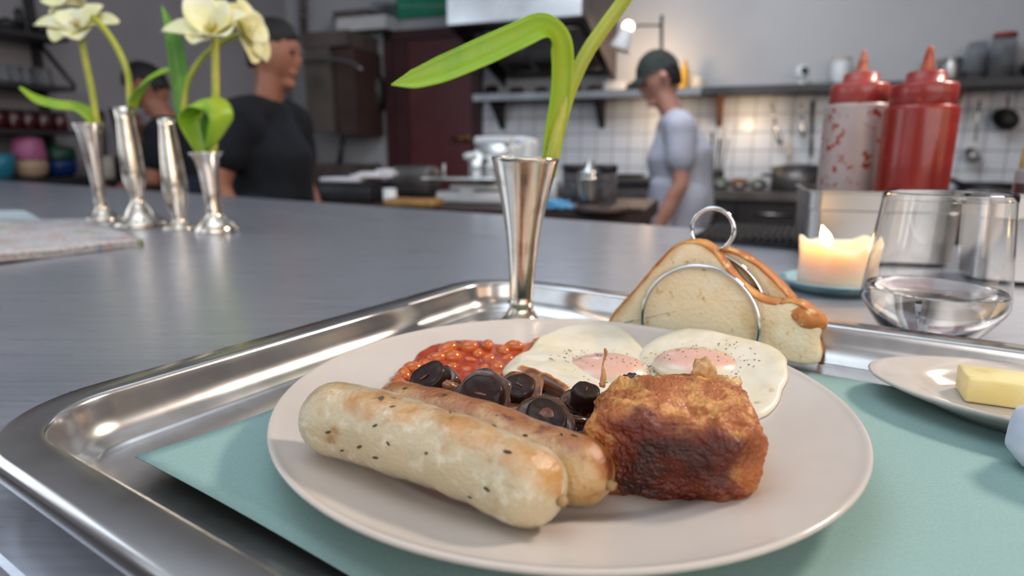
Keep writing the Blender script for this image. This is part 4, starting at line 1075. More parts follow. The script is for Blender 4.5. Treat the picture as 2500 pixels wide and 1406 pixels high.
def jar(r, h, fill, fm, lm): 
    return [('glass_body', lathe([(r * .9, 0), (r, .006), (r, h * .85), (r * .8, h * .95), (r * .8, h), (r * .76, h), (r * .76, h * .94), (r * .96, h * .84), (r * .96, .008), (.001, .008)], 28), M['glassy']),
            ('contents', lathe([(r * .9, .009), (r * .94, .012), (r * .94, fill), (.001, fill + .002)], 28), fm), ('lid', lathe([(r * .86, h * .97), (r * .86, h * 1.06), (r * .8, h * 1.08), (.001, h * 1.08)], 28), lm)]
p = on_shelf(2368, .14); small('storage_jar', 'tall clear jar of oats on the shelf', 'jar', jar(.055, .20, .06, M['beige'], M['glassy']), p)
p = on_shelf(2430, .14); small('storage_jar', 'clear jar of oats with red lid on the shelf', 'jar', jar(.065, .24, .08, M['beige'], M['red_lid']), p)
p = on_shelf(2520, .16); small('pan', 'round black pot on the shelf at the right edge', 'pan', [('pan_body', blob((0, 0, .06), (.075, .075, .06), 3), M['black']), ('rim', ring((0, 0, .10), (0, 0, 1), .055, .005, 28, 6), M['iron'])], p)

# utensils hanging under the right shelf
def hang(px0, py0, px1, py1, d=.1): return wb(px0, py0, d), wb(px1, py1, d)
a, b = hang(2392, 245, 2380, 345)
o = thing('ladle', 'long-handled steel ladle hanging right of the ketchup bottle', 'ladle', b - V3((0, 0, .1)))
mk('handle', tube([a, (a + b) / 2, b], .006, 8), M['steel'], o); mk('scoop', orient(lathe([(.001, -.045), (.03, -.036), (.046, -.01), (.048, .0), (.045, .0), (.028, -.03), (.001, -.038)], 28, close=False), (.1, -.8, .5), b - V3((0, 0, .075))), M['steel_dull'], o)
a, b = hang(2462, 235, 2460, 262)
o = thing('strainer', 'round steel strainer hanging under the shelf at the right', 'strainer', b - V3((0, 0, .1)))
mk('handle', tube([a, b], .006, 8), M['iron'], o); mk('scoop', orient(lathe([(.001, -.04), (.04, -.03), (.066, -.006), (.07, .002), (.064, .004), (.036, -.024), (.001, -.034)], 28, close=False), (-.2, -.85, .4), b - V3((0, 0, .065))), M['iron'], o)
for k, (x0, y0, x1, y1, mt, lab) in enumerate([(1882, 250, 1905, 350, 'steel', 'thin steel skewer hanging leftmost under the dark shelf'), (1955, 250, 1962, 330, 'steel', 'short whisk hanging under the dark shelf'), (1985, 245, 1980, 380, 'iron', 'black handled knife hanging left of the smeared bottle'), (1932, 250, 1928, 385, 'cream', 'pale wooden spoon hanging left of the whisk')]):
    a, b = hang(x0, y0, x1, y1)
    o = thing('utensil', lab, 'utensil', b)
    mk('handle', tube([a, (a * .4 + b * .6)], .005 if k != 2 else .011, 8), M[mt], o)
    mk('head', limb([a * .4 + b * .6, a * .15 + b * .85, b], [.006, .020 if k != 2 else .012, .014 if k != 2 else .01], 12), M[mt if k != 2 else 'iron'], o)

# ------------------------------------------------------------------ extractor hood
hf = .98
p0, p1 = wb(1096, 70, hf), wb(1422, 36, hf)
hs0, hs1 = ks(p0)[0], ks(p1)[0]; hz = (p0[2] + p1[2]) / 2
qb = wb(1240, 205, .22); hzb = qb[2]
HD = thing('extractor_hood', 'big steel extractor hood hanging above the shelf', 'extractor hood', K((hs0 + hs1) / 2, .5, hzb))
M['hood'] = mat('hood_steel', '#d3d7dc', .30, .75, rvar=(5, .18, .3))
M['hood_dark'] = mat('dark_hood_interior', '#231f1e', .35, .6, mix=[('#332b27', 12, .4, .65)])  # inner panels in a darker tone than the fascia
mk('fascia', prism([K(hs0, hf, hz), K(hs1, hf, hz), K(hs1, hf, 1.55), K(hs0, hf, 1.55)], IN * .03), M['hood'], HD, smooth=False, bevel=.006)
mk('left_side', prism([K(hs0, hf, hz), K(hs0, hf, 1.55), K(hs0, .05, 1.55), K(hs0, .05, hzb)], AX * .02), M['hood_dark'], HD, smooth=False)
mk('right_side', prism([K(hs1 + .0, hf, hz), K(hs1 + .0, hf, 1.55), K(hs1 + .0, .05, 1.55), K(hs1 + .0, .05, hzb)], AX * .02), mat('brown_hood_side', '#3f3431', .45, .5, mix=[('#4a3e3a', 8, .4, .6)]), HD, smooth=False)
mk('roof', prism([K(hs0, .05, 1.55), K(hs1 + .02, .05, 1.55), K(hs1 + .02, hf + .03, 1.55), K(hs0, hf + .03, 1.55)], (0, 0, .02)), M['hood'], HD, smooth=False)
mk('inner_slope', prism([K(hs0 + .02, hf - .03, hz + .02), K(hs1, hf - .03, hz + .02), K(hs1, .08, hzb + .06), K(hs0 + .02, .08, hzb + .06)], (0, 0, .02)), M['hood_dark'], HD, smooth=False)
for fi in range(3):                         # baffle filters with their slats
    fs0 = hs0 + .1 + fi * (hs1 - hs0 - .14) / 3; fs1 = fs0 + (hs1 - hs0 - .2) / 3
    def fp(s, t, off): return K(s, hf - .08 - (hf - .2) * t, hz + .02 + (hzb + .06 - hz - .02) * (.05 + .88 * t) - off)
    fo = mk('filter_frame', join(*[tube([fp(a_, b_, .012), fp(c_, d_, .012)], .010, 6) for a_, b_, c_, d_ in ((fs0, 0.1, fs0, .9), (fs1, .1, fs1, .9), (fs0, .1, fs1, .1), (fs0, .9, fs1, .9))]), M['steel_dull'], HD)
    for k in range(7):
        t = .18 + k * .105; mk('slat', prism([fp(fs0 + .01, t, .006), fp(fs1 - .01, t, .006), fp(fs1 - .01, t + .05, .022), fp(fs0 + .01, t + .05, .022)], (0, 0, .004)), M['steel_dull'], fo, smooth=False)

# clamp lamp
lb = wb(1524, 92, .55)
LP = thing('clamp_lamp', 'grey cone clamp lamp with a glowing bulb above the shelf', 'lamp', lb)
lax = V3((.35, 0, 1)); lax /= np.linalg.norm(lax)
mk('shade', orient(lathe([(.068, -.075), (.070, -.072), (.036, .045), (.022, .055), (.020, .052), (.034, .042), (.066, -.075)], 28, close=False), lax, lb), M['white_paint'], LP)
mk('bulb', blob(lb + lax * .065, (.032, .032, .034), 3), mat('glowing_bulb', '#ffd9a8', .5, emit=(1, .72, .42, 1), es=9, mix=[('#ffe2ba', 10, .4, .6)]), LP)
j0 = wb(1560, 62, .5); j1 = wb(1615, 62, .3); j2 = wb(1615, 120, .3)
mk('arm', tube([lb + lax * .05, j0, j1], .007, 8), M['iron'], LP); mk('post', tube([j1 + V3((0, 0, .06)), j1, j2, K(ks(j2)[0], .3, zs)], .011, 8), M['iron'], LP)
for nm, pt, w_, sz in (('lamp_wall_glow', wb(1590, 150, .30), 5.0, .05), ('added_glow_under_shelf', wb(1600, 290, .22), 1.2, .04), ('added_glow_under_shelf_two', wb(1830, 300, .2), 1.3, .04)):  # bare point lights added for a warm glow on wall and tiles, no fixtures
    l_ = bpy.data.lights.new(nm, 'POINT'); l_.energy = w_; l_.color = (1, .70, .42); l_.shadow_soft_size = sz
    lo = bpy.data.objects.new(nm, l_); COL.objects.link(lo); lo.location = tuple(pt)

# ------------------------------------------------------------------ kitchen units along the back wall
WZ = -.10
u0, u1 = ks(wb(1320, 470, .6))[0], ks(wb(2640, 470, .6))[0]
UN = thing('kitchen_unit', 'dark kitchen units with worktop along the tiled wall', 'cabinet', K((u0 + u1) / 2, .33, FLOOR))
mk('carcass', slab(u0, u1, .03, .60, FLOOR, WZ - .05), M['dark_unit'], UN, smooth=False)
mk('worktop', slab(u0 - .02, u1, .02, .64, WZ - .05, WZ), M['worktop_dark'], UN, smooth=False)
nd = 7
for k in range(nd):
    a_ = u0 + (u1 - u0) * k / nd; b_ = u0 + (u1 - u0) * (k + 1) / nd
    dd = mk('door', slab(a_ + .01, b_ - .01, .60, .625, FLOOR + .1, WZ - .08), M['dark_unit'], UN, smooth=False)
    mk('handle', tube([K(a_ + .1, .635, WZ - .13), K(b_ - .1, .635, WZ - .13)], .008, 8), M['steel_dull'], dd)
def on_unit(px, d=.35): s = ks(wb(px, 455, d))[0]; return K(s, d, WZ + .0006)
p = on_unit(1945, .4); small('casserole', 'grey casserole pot with black knob on the kitchen worktop', 'pot', [('pot_body', pot(.15, .13), M['worktop_dark']), ('lid', lathe([(.155, .13), (.15, .14), (.08, .155), (.001, .158)], 32), M['worktop_dark']), ('side_handle', ring((-.18, 0, .09), (0, 0, 1), .03, .01, 20, 6), M['black'])], p)
p = on_unit(2100, .35); small('casserole', 'wide steel pot behind the sauce bottles on the worktop', 'pot', [('pot_body', pot(.16, .16), M['steel_dull']), ('side_handle', ring((-.17, 0, .12), (0, 0, 1), .03, .008, 20, 6), M['steel_dull'])], p)
p = on_unit(2420, .4); small('frying_pan', 'black frying pan on the worktop behind the tumbler', 'pan', [('pan_body', pot(.16, .06), M['black']), ('handle', limb([(-.15, 0, .05), (-.25, -.02, .08), (-.36, -.04, .1)], [.012, .014, .014], 10), M['black'])], p)
greens = mat('chopped_greens', '#4d5f4c', .7, mix=[('#76806a', 40, .45, .6), ('#3a3f38', 30, .55, .7)])
for k, (px, mt, lab) in enumerate([(1708, 'food', 'heap of reddish food on the worktop beside the cook'), (1762, greens, 'small heap of greens left on the worktop'), (1805, 'food', 'brown heap between the two green ones on the worktop'), (1850, greens, 'larger heap of greens beside the casserole')]):
    p = on_unit(px, .42); small('food_tray', lab, 'food', [('dish', bowl(.056, .03), M['steel_dull']), ('heap', blob((0, 0, .035), (.048, .045, .03), 3, .4, 2.5, k), mt if not isinstance(mt, str) else M[mt])], p)
p = on_unit(1748, .3); 
o = small('utensil_pot', 'dark pot with upright tongs and skewers on the worktop', 'pot', [('pot_body', pot(.045, .11), M['iron'])], p)
for k, (dx, h_) in enumerate(((-.05, .34), (.03, .38), (.0, .3), (.06, .3))):
    mk('tool', limb([p + V3((dx * .3, 0, .02)), p + V3((dx * .7, 0, h_ * .6)), p + V3((dx, 0, h_))], [.006, .006, .010], 8), M['iron' if k % 2 == 0 else 'steel_dull'], o)
p = on_unit(1500, .35); small('hob', 'black hob on the worktop left of the cook', 'hob', [('hob_plate', box((0, 0, .03), (.55, .42, .06), RA, .01), M['black']), ('burner', ring((.1, -.03, .07), (0, 0, 1), .08, .012, 28, 6), M['iron']), ('burner', ring((-.13, .05, .07), (0, 0, 1), .08, .012, 28, 6), M['iron']), ('pan', pot(.1, .06), M['iron'])], p)

# ------------------------------------------------------------------ prep bench just behind the counter
BZ = -.045
bq = [dp(770, 500, 2.05), dp(1560, 540, 1.72)]
bd = (bq[1] - bq[0]) * V3((1, 1, 0)); bd /= np.linalg.norm(bd); bn = V3((-bd[1], bd[0], 0))
B0 = bq[0] * V3((1, 1, 0)); BLn = np.linalg.norm((bq[1] - bq[0]) * V3((1, 1, 0)))
byw = math.atan2(bd[1], bd[0])
BN = thing('prep_bench', 'dark wooden prep bench behind the steel counter', 'bench', B0 + bd * BLn / 2 + bn * .3 + V3((0, 0, FLOOR)))
def bslab(a0, a1, b0, b1, z0, z1): return prism([B0 + bd * a0 + bn * b0 + V3((0, 0, z0)), B0 + bd * a1 + bn * b0 + V3((0, 0, z0)), B0 + bd * a1 + bn * b1 + V3((0, 0, z0)), B0 + bd * a0 + bn * b1 + V3((0, 0, z0))], (0, 0, z1 - z0))
M['bench_dark'] = mat('dark_stained_wood', '#3a2a26', .5, mix=[('#2c1f1c', 8, .4, .65)])
mk('bench_top', bslab(0, BLn, 0, .6, BZ - .05, BZ), M['bench_dark'], BN, smooth=False)
for a0, b0 in ((.02, .02), (BLn - .08, .02), (.02, .52), (BLn - .08, .52)): mk('leg', bslab(a0, a0 + .06, b0, b0 + .06, FLOOR, BZ - .05), M['bench_dark'], BN, smooth=False)
def on_bench(px, py=None, off=.2):
    q = onpl(px, 480, B0 + bn * off, bn); return V3((q[0], q[1], BZ + .0006))
bs = 1.9 / FPX
# meat slicer
p = on_bench(1160, off=.25)
SL = thing('meat_slicer', 'white and steel slicing machine behind the front vase', 'slicer', p)
def loc(v): return p + V3(v)
mk('base', (box((.04, 0, .02), (.30, .20, .04), byw, .012)[0] + p, box((.04, 0, .02), (.30, .20, .04), byw, .012)[1]), M['white_plastic'], SL)
def bxp(c, s, bv_=.006): m_ = box(c, s, byw, bv_); return (m_[0] + p, m_[1])
mk('carriage_table', bxp((-.03, -.06, .082), (.26, .14, .014)), M['steel'], SL)
mk('lower_rail', bxp((.02, -.07, .055), (.20, .05, .018)), M['white_plastic'], SL)
mk('foot', bxp((-.02, -.06, .028), (.05, .05, .05)), M['white_plastic'], SL)
mk('knob', (orient(lathe([(.006, 0), (.006, .05), (.018, .055), (.024, .062), (.022, .075), (.001, .08)], 20), (0, 0, 1), loc((-.012, -.05, .088)))), M['white_plastic'], SL)
mk('pin', tube([loc((-.10, -.05, .088)), loc((-.10, -.05, .13))], .006, 8), M['steel_dull'], SL)
mk('motor_housing', bxp((.08, .05, .12), (.15, .11, .16), .02), M['white_plastic'], SL)
mk('blade_guard', orient(lathe([(.001, .006), (.075, .006), (.08, 0), (.075, -.006), (.001, -.006)], 40), (-bn[0], -bn[1], .1), loc((.055, -.01, .13))), M['steel'], SL)
mk('hood_block', bxp((.07, .03, .205), (.13, .09, .03), .01), M['white_plastic'], SL)
# scale with blue display and green lamp
p2 = on_bench(1255, off=.48)
KS = thing('kitchen_scale', 'white machine with blue display and green light', 'scale', p2)
def bxq(c, s, bv_=.006): m_ = box(c, s, byw, bv_); return (m_[0] + p2, m_[1])
mk('housing', bxq((0, 0, .11), (.16, .12, .22), .02), M['white_plastic'], KS)
gl = onpl(1246, 350, p2 - bn * .075, bn)
mk('display', (box((0, 0, 0), (.062, .008, .017), byw, .003)[0] + gl + V3((.004, 0, 0)) + bn * .004, box((0, 0, 0), (.062, .008, .017), byw, .003)[1]), mat('blue_display', '#10206a', .3, emit=(.02, .05, .5, 1), es=.5, mix=[('#16287a', 20, .4, .6)]), KS)
mk('display_pod', (box((0, 0, 0), (.11, .03, .05), byw, .01)[0] + gl + bn * .022, box((0, 0, 0), (.11, .03, .05), byw, .01)[1]), M['white_plastic'], KS)
mk('indicator_light', blob(gl - bn * .004, (.006, .006, .006), 2), mat('green_light', '#20c060', .4, emit=(.03, .8, .3, 1), es=5, mix=[('#28c868', 20, .4, .6)]), KS)
# jars of purple pickle, a steel shaker, cloth, board
for px, lab in ((1402, 'purple pickle jar left of the steel shaker'), (1474, 'purple pickle jar right of the steel shaker')):
    q = on_bench(px, off=.22)
    small('pickle_jar', lab, 'jar', [('glass_body', lathe([(.036, 0), (.04, .005), (.04, .10), (.036, .11), (.034, .11), (.038, .10), (.038, .008), (.001, .008)], 28), M['glassy']), ('pickle', lathe([(.035, .009), (.0375, .012), (.0375, .075), (.001, .078)], 28), M['purple']), ('upper_pickle', lathe([(.0372, .075), (.0372, .10), (.001, .103)], 28), M['pink']), ('lid', lathe([(.041, .108), (.041, .128), (.036, .131), (.001, .131)], 28), M['black'])], q, 'pickle jars on the bench')
q = on_bench(1437, off=.12); small('shaker', 'steel shaker between the two purple jars', 'shaker', [('shaker_body', lathe([(.028, 0), (.034, .004), (.030, .05), (.034, .09), (.034, .10)], 28), M['steel']), ('shaker_top', lathe([(.035, .098), (.032, .112), (.012, .13), (.011, .145), (.001, .148)], 28), M['steel'])], q)
q = on_bench(1350, off=.05); small('cleaning_cloth', 'crumpled light blue cloth behind the front vase', 'cloth', [('fold', blob((0, 0, .014), (.055, .035, .016), 4, .35, 2.2, 4), mat('blue_cloth', '#5a9fd0', .8, mix=[('#4b8cbd', 40, .4, .6)])), ('corner', blob((.03, -.01, .01), (.035, .025, .012), 3, .35, 2.2, 6), mat('blue_cloth_corner', '#6aaad6', .8, mix=[('#5a9cc8', 40, .4, .6)]))], q)
q = on_bench(1470, off=.02); small('wooden_board', 'round dark wooden board in front of the purple jars', 'board', [('disc', lathe([(.075, 0), (.08, .004), (.08, .012), (.076, .016), (.001, .016)], 36), M['bench_dark']), ('grip', box((.09, -.02, .008), (.05, .03, .014), byw, .004), M['bench_dark'])], q)
q = on_bench(1335, off=.35); small('cup', 'white beaker beside the slicing machine', 'cup', [('cup_body', pot(.035, .1), M['white_plastic']), ('rim', ring((0, 0, .1), (0, 0, 1), .034, .003, 24, 6), M['white_plastic'])], q)
# clutter at the left of the bench
q = on_bench(872, off=.15); small('crate', 'black crate with white papers behind the black-shirted person', 'crate', [('crate_body', box((0, 0, .03), (.20, .16, .06), byw, .006), M['black']), ('rim', box((0, 0, .062), (.21, .17, .008), byw, .003), M['black'])], q)
gp = mat('white_green_print', '#c9c9d0', .6, mix=[('#4f8a78', 26, .62, .66)])
for k, (px, dz, dx, w_, rz, lab) in enumerate([(848, .066, 0, .15, 0, 'flat white paper packet lying on the black crate'), (915, .067, 0, .13, .5, 'white and green paper packet leaning right on the crate'), (925, .085, 0, .10, -.4, 'topmost white and green packet of the crate')]):
    q = on_bench(px, off=.14 + .03 * k) + V3((0, 0, dz + .012 * (k == 1)))
    m_ = box((0, 0, .008), (w_, .10, .014), byw + rz, .004); 
    small('paper_packet', lab, 'packet', [('wrapper', m_, gp), ('flap', box((w_ * .3, 0, .02), (w_ * .3, .08, .01), byw + rz + .3, .003), gp)], q, 'packets on the crate')
q = on_bench(952, off=.05); small('cup', 'small bright white cup right of the black crate', 'cup', [('cup_body', pot(.022, .05), M['white_plastic']), ('rim', ring((0, 0, .05), (0, 0, 1), .0215, .002, 20, 6), M['white_plastic'])], q)
q = on_bench(1015, off=.38); small('toaster', 'dark grey toaster in front of the maroon door', 'toaster', [('toaster_body', box((0, 0, .06), (.17, .12, .11), byw, .02), M['worktop_dark']), ('slot', box((0, 0, .117), (.12, .02, .006), byw, .001), M['black']), ('lever', box((-.09, 0, .08), (.02, .02, .01), byw, .002), M['black'])], q)
q = on_bench(1010, off=.03); small('chopping_board', 'light wooden chopping board left of the slicing machine', 'board', [('board_plank', box((0, 0, .012), (.17, .09, .022), byw, .004), mat('pale_board', '#a9834f', .6, mix=[('#957040', 20, .4, .6)], stretch=(1, 6, 1))), ('groove', box((0, 0, .0235), (.15, .07, .001), byw, .0003), M['oak'])], q)

# ------------------------------------------------------------------ wall things above
def wbox(x0, y0, x1, y1, d0, d1):
    a_, b_ = wb(x0, y0, d1), wb(x1, y1, d1); sa1, sb1 = ks(a_)[0], ks(b_)[0]; return slab(sa1, sb1, d0, d1, b_[2], a_[2])
DW = thing('dishwasher', 'grey hood dishwasher with curved lift bar beside the door', 'dishwasher', wb(810, 330, .3))
M['dw'] = mat('grey_brown_enamel', '#6e6560', .5, .3, mix=[('#5d5451', 5, .4, .65)])
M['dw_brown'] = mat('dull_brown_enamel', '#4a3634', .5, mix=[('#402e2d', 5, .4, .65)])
mk('front_panel', wbox(738, 92, 815, 325, .05, .45), M['dw'], DW, smooth=False)
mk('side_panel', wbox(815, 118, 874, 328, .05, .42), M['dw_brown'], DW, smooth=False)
mk('top_cap', wbox(732, 80, 848, 110, .04, .46), M['dw'], DW, smooth=False)
mk('lift_bar', tube(spl([wb(712, 190, .5), wb(728, 155, .5), wb(770, 142, .5), wb(850, 150, .5), wb(884, 170, .5)], 24), .012, 8), M['steel_dull'], DW)
mk('base_cabinet', wbox(738, 400, 880, 640, .05, .42), M['dw'], DW, smooth=False)
mk('leg', tube([wb(838, 330, .4), wb(826, 420, .4)], .02, 8), M['iron'], DW); mk('leg', tube([wb(760, 325, .4), wb(760, 420, .4)], .02, 8), M['iron'], DW)
BG = thing('shoulder_bag', 'black bag hanging on the wall right of the dishwasher', 'bag', wb(905, 270, .05))
bgb = blob((0, 0, 0), (.085, .06, .16), 3, .15, 1.5, 3); mk('bag_body', (bgb[0] + wb(918, 225, .09), bgb[1]), M['black'], BG); mk('strap', tube([wb(895, 185, .07), wb(905, 160, .02), wb(915, 190, .07)], .007, 8), M['black'], BG)
PI = thing('water_pipe', 'grey vertical water pipe running up beside the dishwasher', 'pipe', wb(742, 85, .06))
mk('pipe', tube([wb(742, 90, .06), wb(738, -120, .06)], .028, 14), M['dw'], PI); mk('pipe_clip', ring(wb(741, 40, .06), (0, 0, 1), .033, .006, 20, 6), M['steel_dull'], PI)
VT = thing('ceiling_vent', 'pale ventilation box with glass louvres high on the wall', 'vent', wb(880, 70, .1))
mk('vent_box', wbox(820, 45, 942, 68, .02, .2), M['white_paint'], VT, smooth=False); mk('vent_shade', wbox(812, 28, 900, 48, .02, .18), M['dw'], VT, smooth=False)
for k in range(3): mk('louvre', wbox(905, 2 + k * 14, 944, 9 + k * 14, .02, .16), M['glassy'], VT, smooth=False)
SG = thing('emergency_sign', 'green wall sign with pale lettering above the door', 'sign', wb(1030, 38, .02))
mk('panel', wbox(965, -60, 1098, 36, .01, .03), mat('sign_green', '#1d8a6c', .5, mix=[('#1a8064', 10, .4, .6)]), SG, smooth=False)
rs = random.Random(4); lm = mat('pale_green_ink', '#8fc2b0', .6, mix=[('#7fb5a2', 20, .4, .6)])
for row, y0 in enumerate((6, -22, -48)):
    x = 974
    while x < 1086:
        w_ = rs.choice((4, 5, 6)); h_ = 15 if rs.random() < .7 else 11
        mk('letter', wbox(x, y0 + (15 - h_), x + w_ * .45, y0 + 15, .03, .032), lm, SG, smooth=False)
        mk('letter', wbox(x, y0 + 5, x + w_, y0 + 8, .03, .032), lm, SG, smooth=False); x += w_ + 3

# ------------------------------------------------------------------ left wall shelves
M['lshelf'] = mat('dark_grey_shelf', '#3c3a3d', .5, .3, mix=[('#333134', 6, .4, .6)])
lev = [(66, 92), (196, 214), (315, 322), (438, 440)]
def wll(px, py, d): q = wl(px, py, d); qq = q - KO; return float(np.dot(qq, IN)), float(q[2])
SU = thing('shelf_unit', 'open dark wall shelving at the far left', 'shelf', wl(60, 440, .15))
t_end = wll(185, 215, .28)[0]; t_start = wll(-260, 215, .28)[0]
def LW(t, d, z): return KO + IN * t + AX * d + V3((0, 0, z))
zlev = []
for (ya, yb_) in lev:
    tA, zA = wll(30, ya + (yb_ - ya) * .2, .28); zlev.append(zA)
    mk('shelf_board', prism([LW(t_end, .005, zA - .02), LW(t_start, .005, zA - .02), LW(t_start, .28, zA - .02), LW(t_end, .28, zA - .02)], (0, 0, .022)), M['lshelf'], SU, smooth=False)
mk('upright', prism([LW(t_end, .02, zlev[1]), LW(t_end, .06, zlev[1]), LW(t_end, .06, zlev[0] + .6), LW(t_end, .02, zlev[0] + .6)], IN * .03), M['lshelf'], SU, smooth=False)
mk('brace', tube([LW(t_end, .27, zlev[1] + .01), LW(t_end, .04, zlev[0])], .012, 8), M['lshelf'], SU)
mk('upright', prism([LW(t_end, .02, zlev[3]), LW(t_end, .06, zlev[3]), LW(t_end, .06, zlev[1]), LW(t_end, .02, zlev[1])], IN * .03), M['lshelf'], SU, smooth=False)
def ls(px, lv, d=.2): return LW(wll(px, (lev[lv][0] + lev[lv][1]) / 2 - 5, d)[0], d, zlev[lv] + .0026)
for k, px in enumerate((12, 38, 64, 90, 116)):
    small('drinking_glass', 'upside-down drinking glass in the row on the left shelf, number %s from the frame edge' % ('one', 'two', 'three', 'four', 'five')[k] if False else ['leftmost upturned glass of the row on the left shelf', 'second upturned glass from the left frame edge', 'middle upturned glass of the row on the left shelf', 'fourth upturned glass from the left frame edge', 'rightmost upturned glass of the row on the left shelf'][k], 'glass', [('glass_wall', lathe([(.026, 0), (.028, .002), (.022, .08), (.001, .082)], 20), M['glassy']), ('foot', lathe([(.022, .08), (.022, .086), (.001, .087)], 20), M['glassy'])], ls(px, 1), 'glasses on the left shelf')
for k, px in enumerate((-4, 36, 71, 108, 148)):
    small('jam_jar', ['dark red jam jar cut by the left frame edge', 'second dark red jam jar from the left', 'middle dark red jam jar of the row', 'fourth dark red jam jar from the left', 'last dark red jam jar, nearest the leftmost vase'][k], 'jar', [('jam', lathe([(.032, 0), (.036, .004), (.036, .075), (.03, .082)], 22), M['jam']), ('lid', lathe([(.033, .08), (.033, .096), (.028, .1), (.001, .1)], 22), M['lshelf'])], ls(px, 2), 'jam jars on the left shelf')
def bw(r, h): return lathe([(r * .62, 0), (r * .7, .003), (r * .95, h * .55), (r, h), (r - .005, h), (r * .9, h * .55), (r * .6, .01), (.001, .009)], 30)
small('bowl', 'teal bowl at the left frame edge on the lowest shelf', 'bowl', [('bowl_body', bw(.072, .12), M['teal']), ('rim', ring((0, 0, .12), (0, 0, 1), .070, .003, 28, 6), M['teal'])], ls(2, 3))
q = ls(80, 3); small('bowl', 'cream bowl under the pink one on the lowest shelf', 'bowl', [('bowl_body', lathe([(.05, 0), (.07, .02), (.077, .06), (.073, .09), (.068, .09), (.05, .012), (.001, .01)], 30), M['bowl_cream']), ('rim', ring((0, 0, .09), (0, 0, 1), .071, .003, 28, 6), M['bowl_cream'])], q)
small('bowl', 'pink bowl stacked upside down on the cream bowl', 'bowl', [('bowl_body', lathe([(.078, .0), (.08, .004), (.07, .08), (.062, .104), (.04, .11), (.001, .111)], 30), M['pink']), ('foot_ring', ring((0, 0, .11), (0, 0, 1), .04, .004, 28, 6), M['pink'])], q + V3((0, 0, .0945)))
q = ls(152, 3); small('bowl', 'navy blue bowl under the green one on the lowest shelf', 'bowl', [('bowl_body', lathe([(.05, 0), (.068, .02), (.078, .06), (.074, .085), (.069, .085), (.05, .012), (.001, .01)], 30), M['blue']), ('rim', ring((0, 0, .085), (0, 0, 1), .072, .003, 28, 6), M['blue'])], q)
small('bowl', 'dark green bowl stacked on the navy blue bowl', 'bowl', [('bowl_body', lathe([(.078, .0), (.08, .004), (.075, .06), (.06, .07), (.001, .071)], 30), M['green']), ('foot_ring', ring((0, 0, .07), (0, 0, 1), .04, .004, 28, 6), M['green'])], q + V3((0, 0, .0895)))
for k, (px, h, r, lab) in enumerate(((20, .05, .05, 'low dark tin at the left end of the top shelf'), (52, .11, .02, 'tall dark pepper mill on the top left shelf'), (105, .08, .05, 'squat dark tin at the right end of the top shelf'))):
    small('tin', lab, 'tin', [('tin_body', lathe([(r, 0), (r, h * .8), (r * .8, h)], 20), M['black']), ('knob', blob((0, 0, h), (r * .4, r * .4, .012), 2), M['iron'])], ls(px, 0))
# left bench with utensil pots
LBn = thing('side_bench', 'dark bench along the left wall under the shelves', 'bench', wl(250, 520, .3))
tz = wll(300, 440, .4); 
mk('bench_top', prism([LW(.8, .02, tz[1] - .04), LW(2.5, .02, tz[1] - .04), LW(2.5, .45, tz[1] - .04), LW(.8, .45, tz[1] - .04)], (0, 0, .04)), M['dark_unit'], LBn, smooth=False)
mk('bench_body', prism([LW(.85, .04, FLOOR), LW(2.45, .04, FLOOR), LW(2.45, .4, FLOOR), LW(.85, .4, FLOOR)], (0, 0, tz[1] - .04 - FLOOR)), M['dark_unit'], LBn, smooth=False)
def lbp(px, d=.35): return LW(wll(px, 430, d)[0], d, tz[1] + .0006)
rs = random.Random(8)
for k, (px, lab) in enumerate(((258, 'pot of upright utensils right of the leftmost vase'), (308, 'pot of cooking tools just left of the tall vase'), (372, 'utensil jar beside the bent-over person'))):
    q = lbp(px, .16); o = small('utensil_pot', lab, 'pot', [('pot_body', pot(.05, .13), M['iron' if k else 'cream'])], q)
    for j in range(5):
        dx, dy = rs.uniform(-.07, .07), rs.uniform(-.05, .05); h_ = rs.uniform(.24, .42)
        mk('tool', limb([q + V3((dx * .3, dy * .3, .02)), q + V3((dx * .7, dy * .7, h_ * .7)), q + V3((dx, dy, h_))], [.006, .006, rs.uniform(.010, .024)], 8), M[rs.choice(['iron', 'steel_dull', 'oak', 'food'])], o)
for k, (px, mt, lab) in enumerate(((330, 'jam', 'dark red vegetable on the left bench'), (352, 'yellow', 'yellow vegetable on the left bench'), (374, 'white_plastic', 'pale round vegetable on the left bench'), (398, 'green', 'dark green vegetable on the left bench'))):
    q = lbp(px, .38)
    b = blob((0, 0, .032), (.032, .03, .032), 3, .1, 2, k); small('vegetable', lab, 'vegetable', [('flesh', b, M[mt]), ('stalk', limb([(0, 0, .06), (.004, 0, .07), (.006, 0, .078)], [.005, .004, .003], 8), M['oak'])], q, 'vegetables on the left bench')

# ------------------------------------------------------------------ people
M['skin'] = mat('skin', '#a5705a', .55, sss=.2, sssr=(1, .4, .25), sssd=.01, mix=[('#986350', 12, .4, .65)])
M['skin_light'] = mat('light_skin', '#b8897a', .55, sss=.2, sssr=(1, .4, .25), sssd=.01, mix=[('#aa7a6b', 12, .4, .65)])
M['black_cloth'] = mat('black_cotton', '#0d1017', .9, mix=[('#141822', 10, .4, .6)], bump=(25, .25, .01))
M['white_cloth'] = mat('white_cotton', '#b5b8c8', .9, mix=[('#a9adbd', 8, .4, .6)], bump=(25, .25, .01))
M['trouser'] = mat('dark_trousers', '#1c2030', .9, mix=[('#242838', 8, .4, .6)])
M['hair'] = mat('dark_hair', '#141113', .6, mix=[('#1e191a', 40, .4, .6)], bump=(120, .5, .004), stretch=(1, 1, .2))
M['cap'] = mat('dark_green_cap', '#2b3130', .85, mix=[('#242a29', 20, .4, .6)])
M['eye'] = mat('dark_eye', '#1a1412', .2, mix=[('#241a16', 60, .4, .6)])
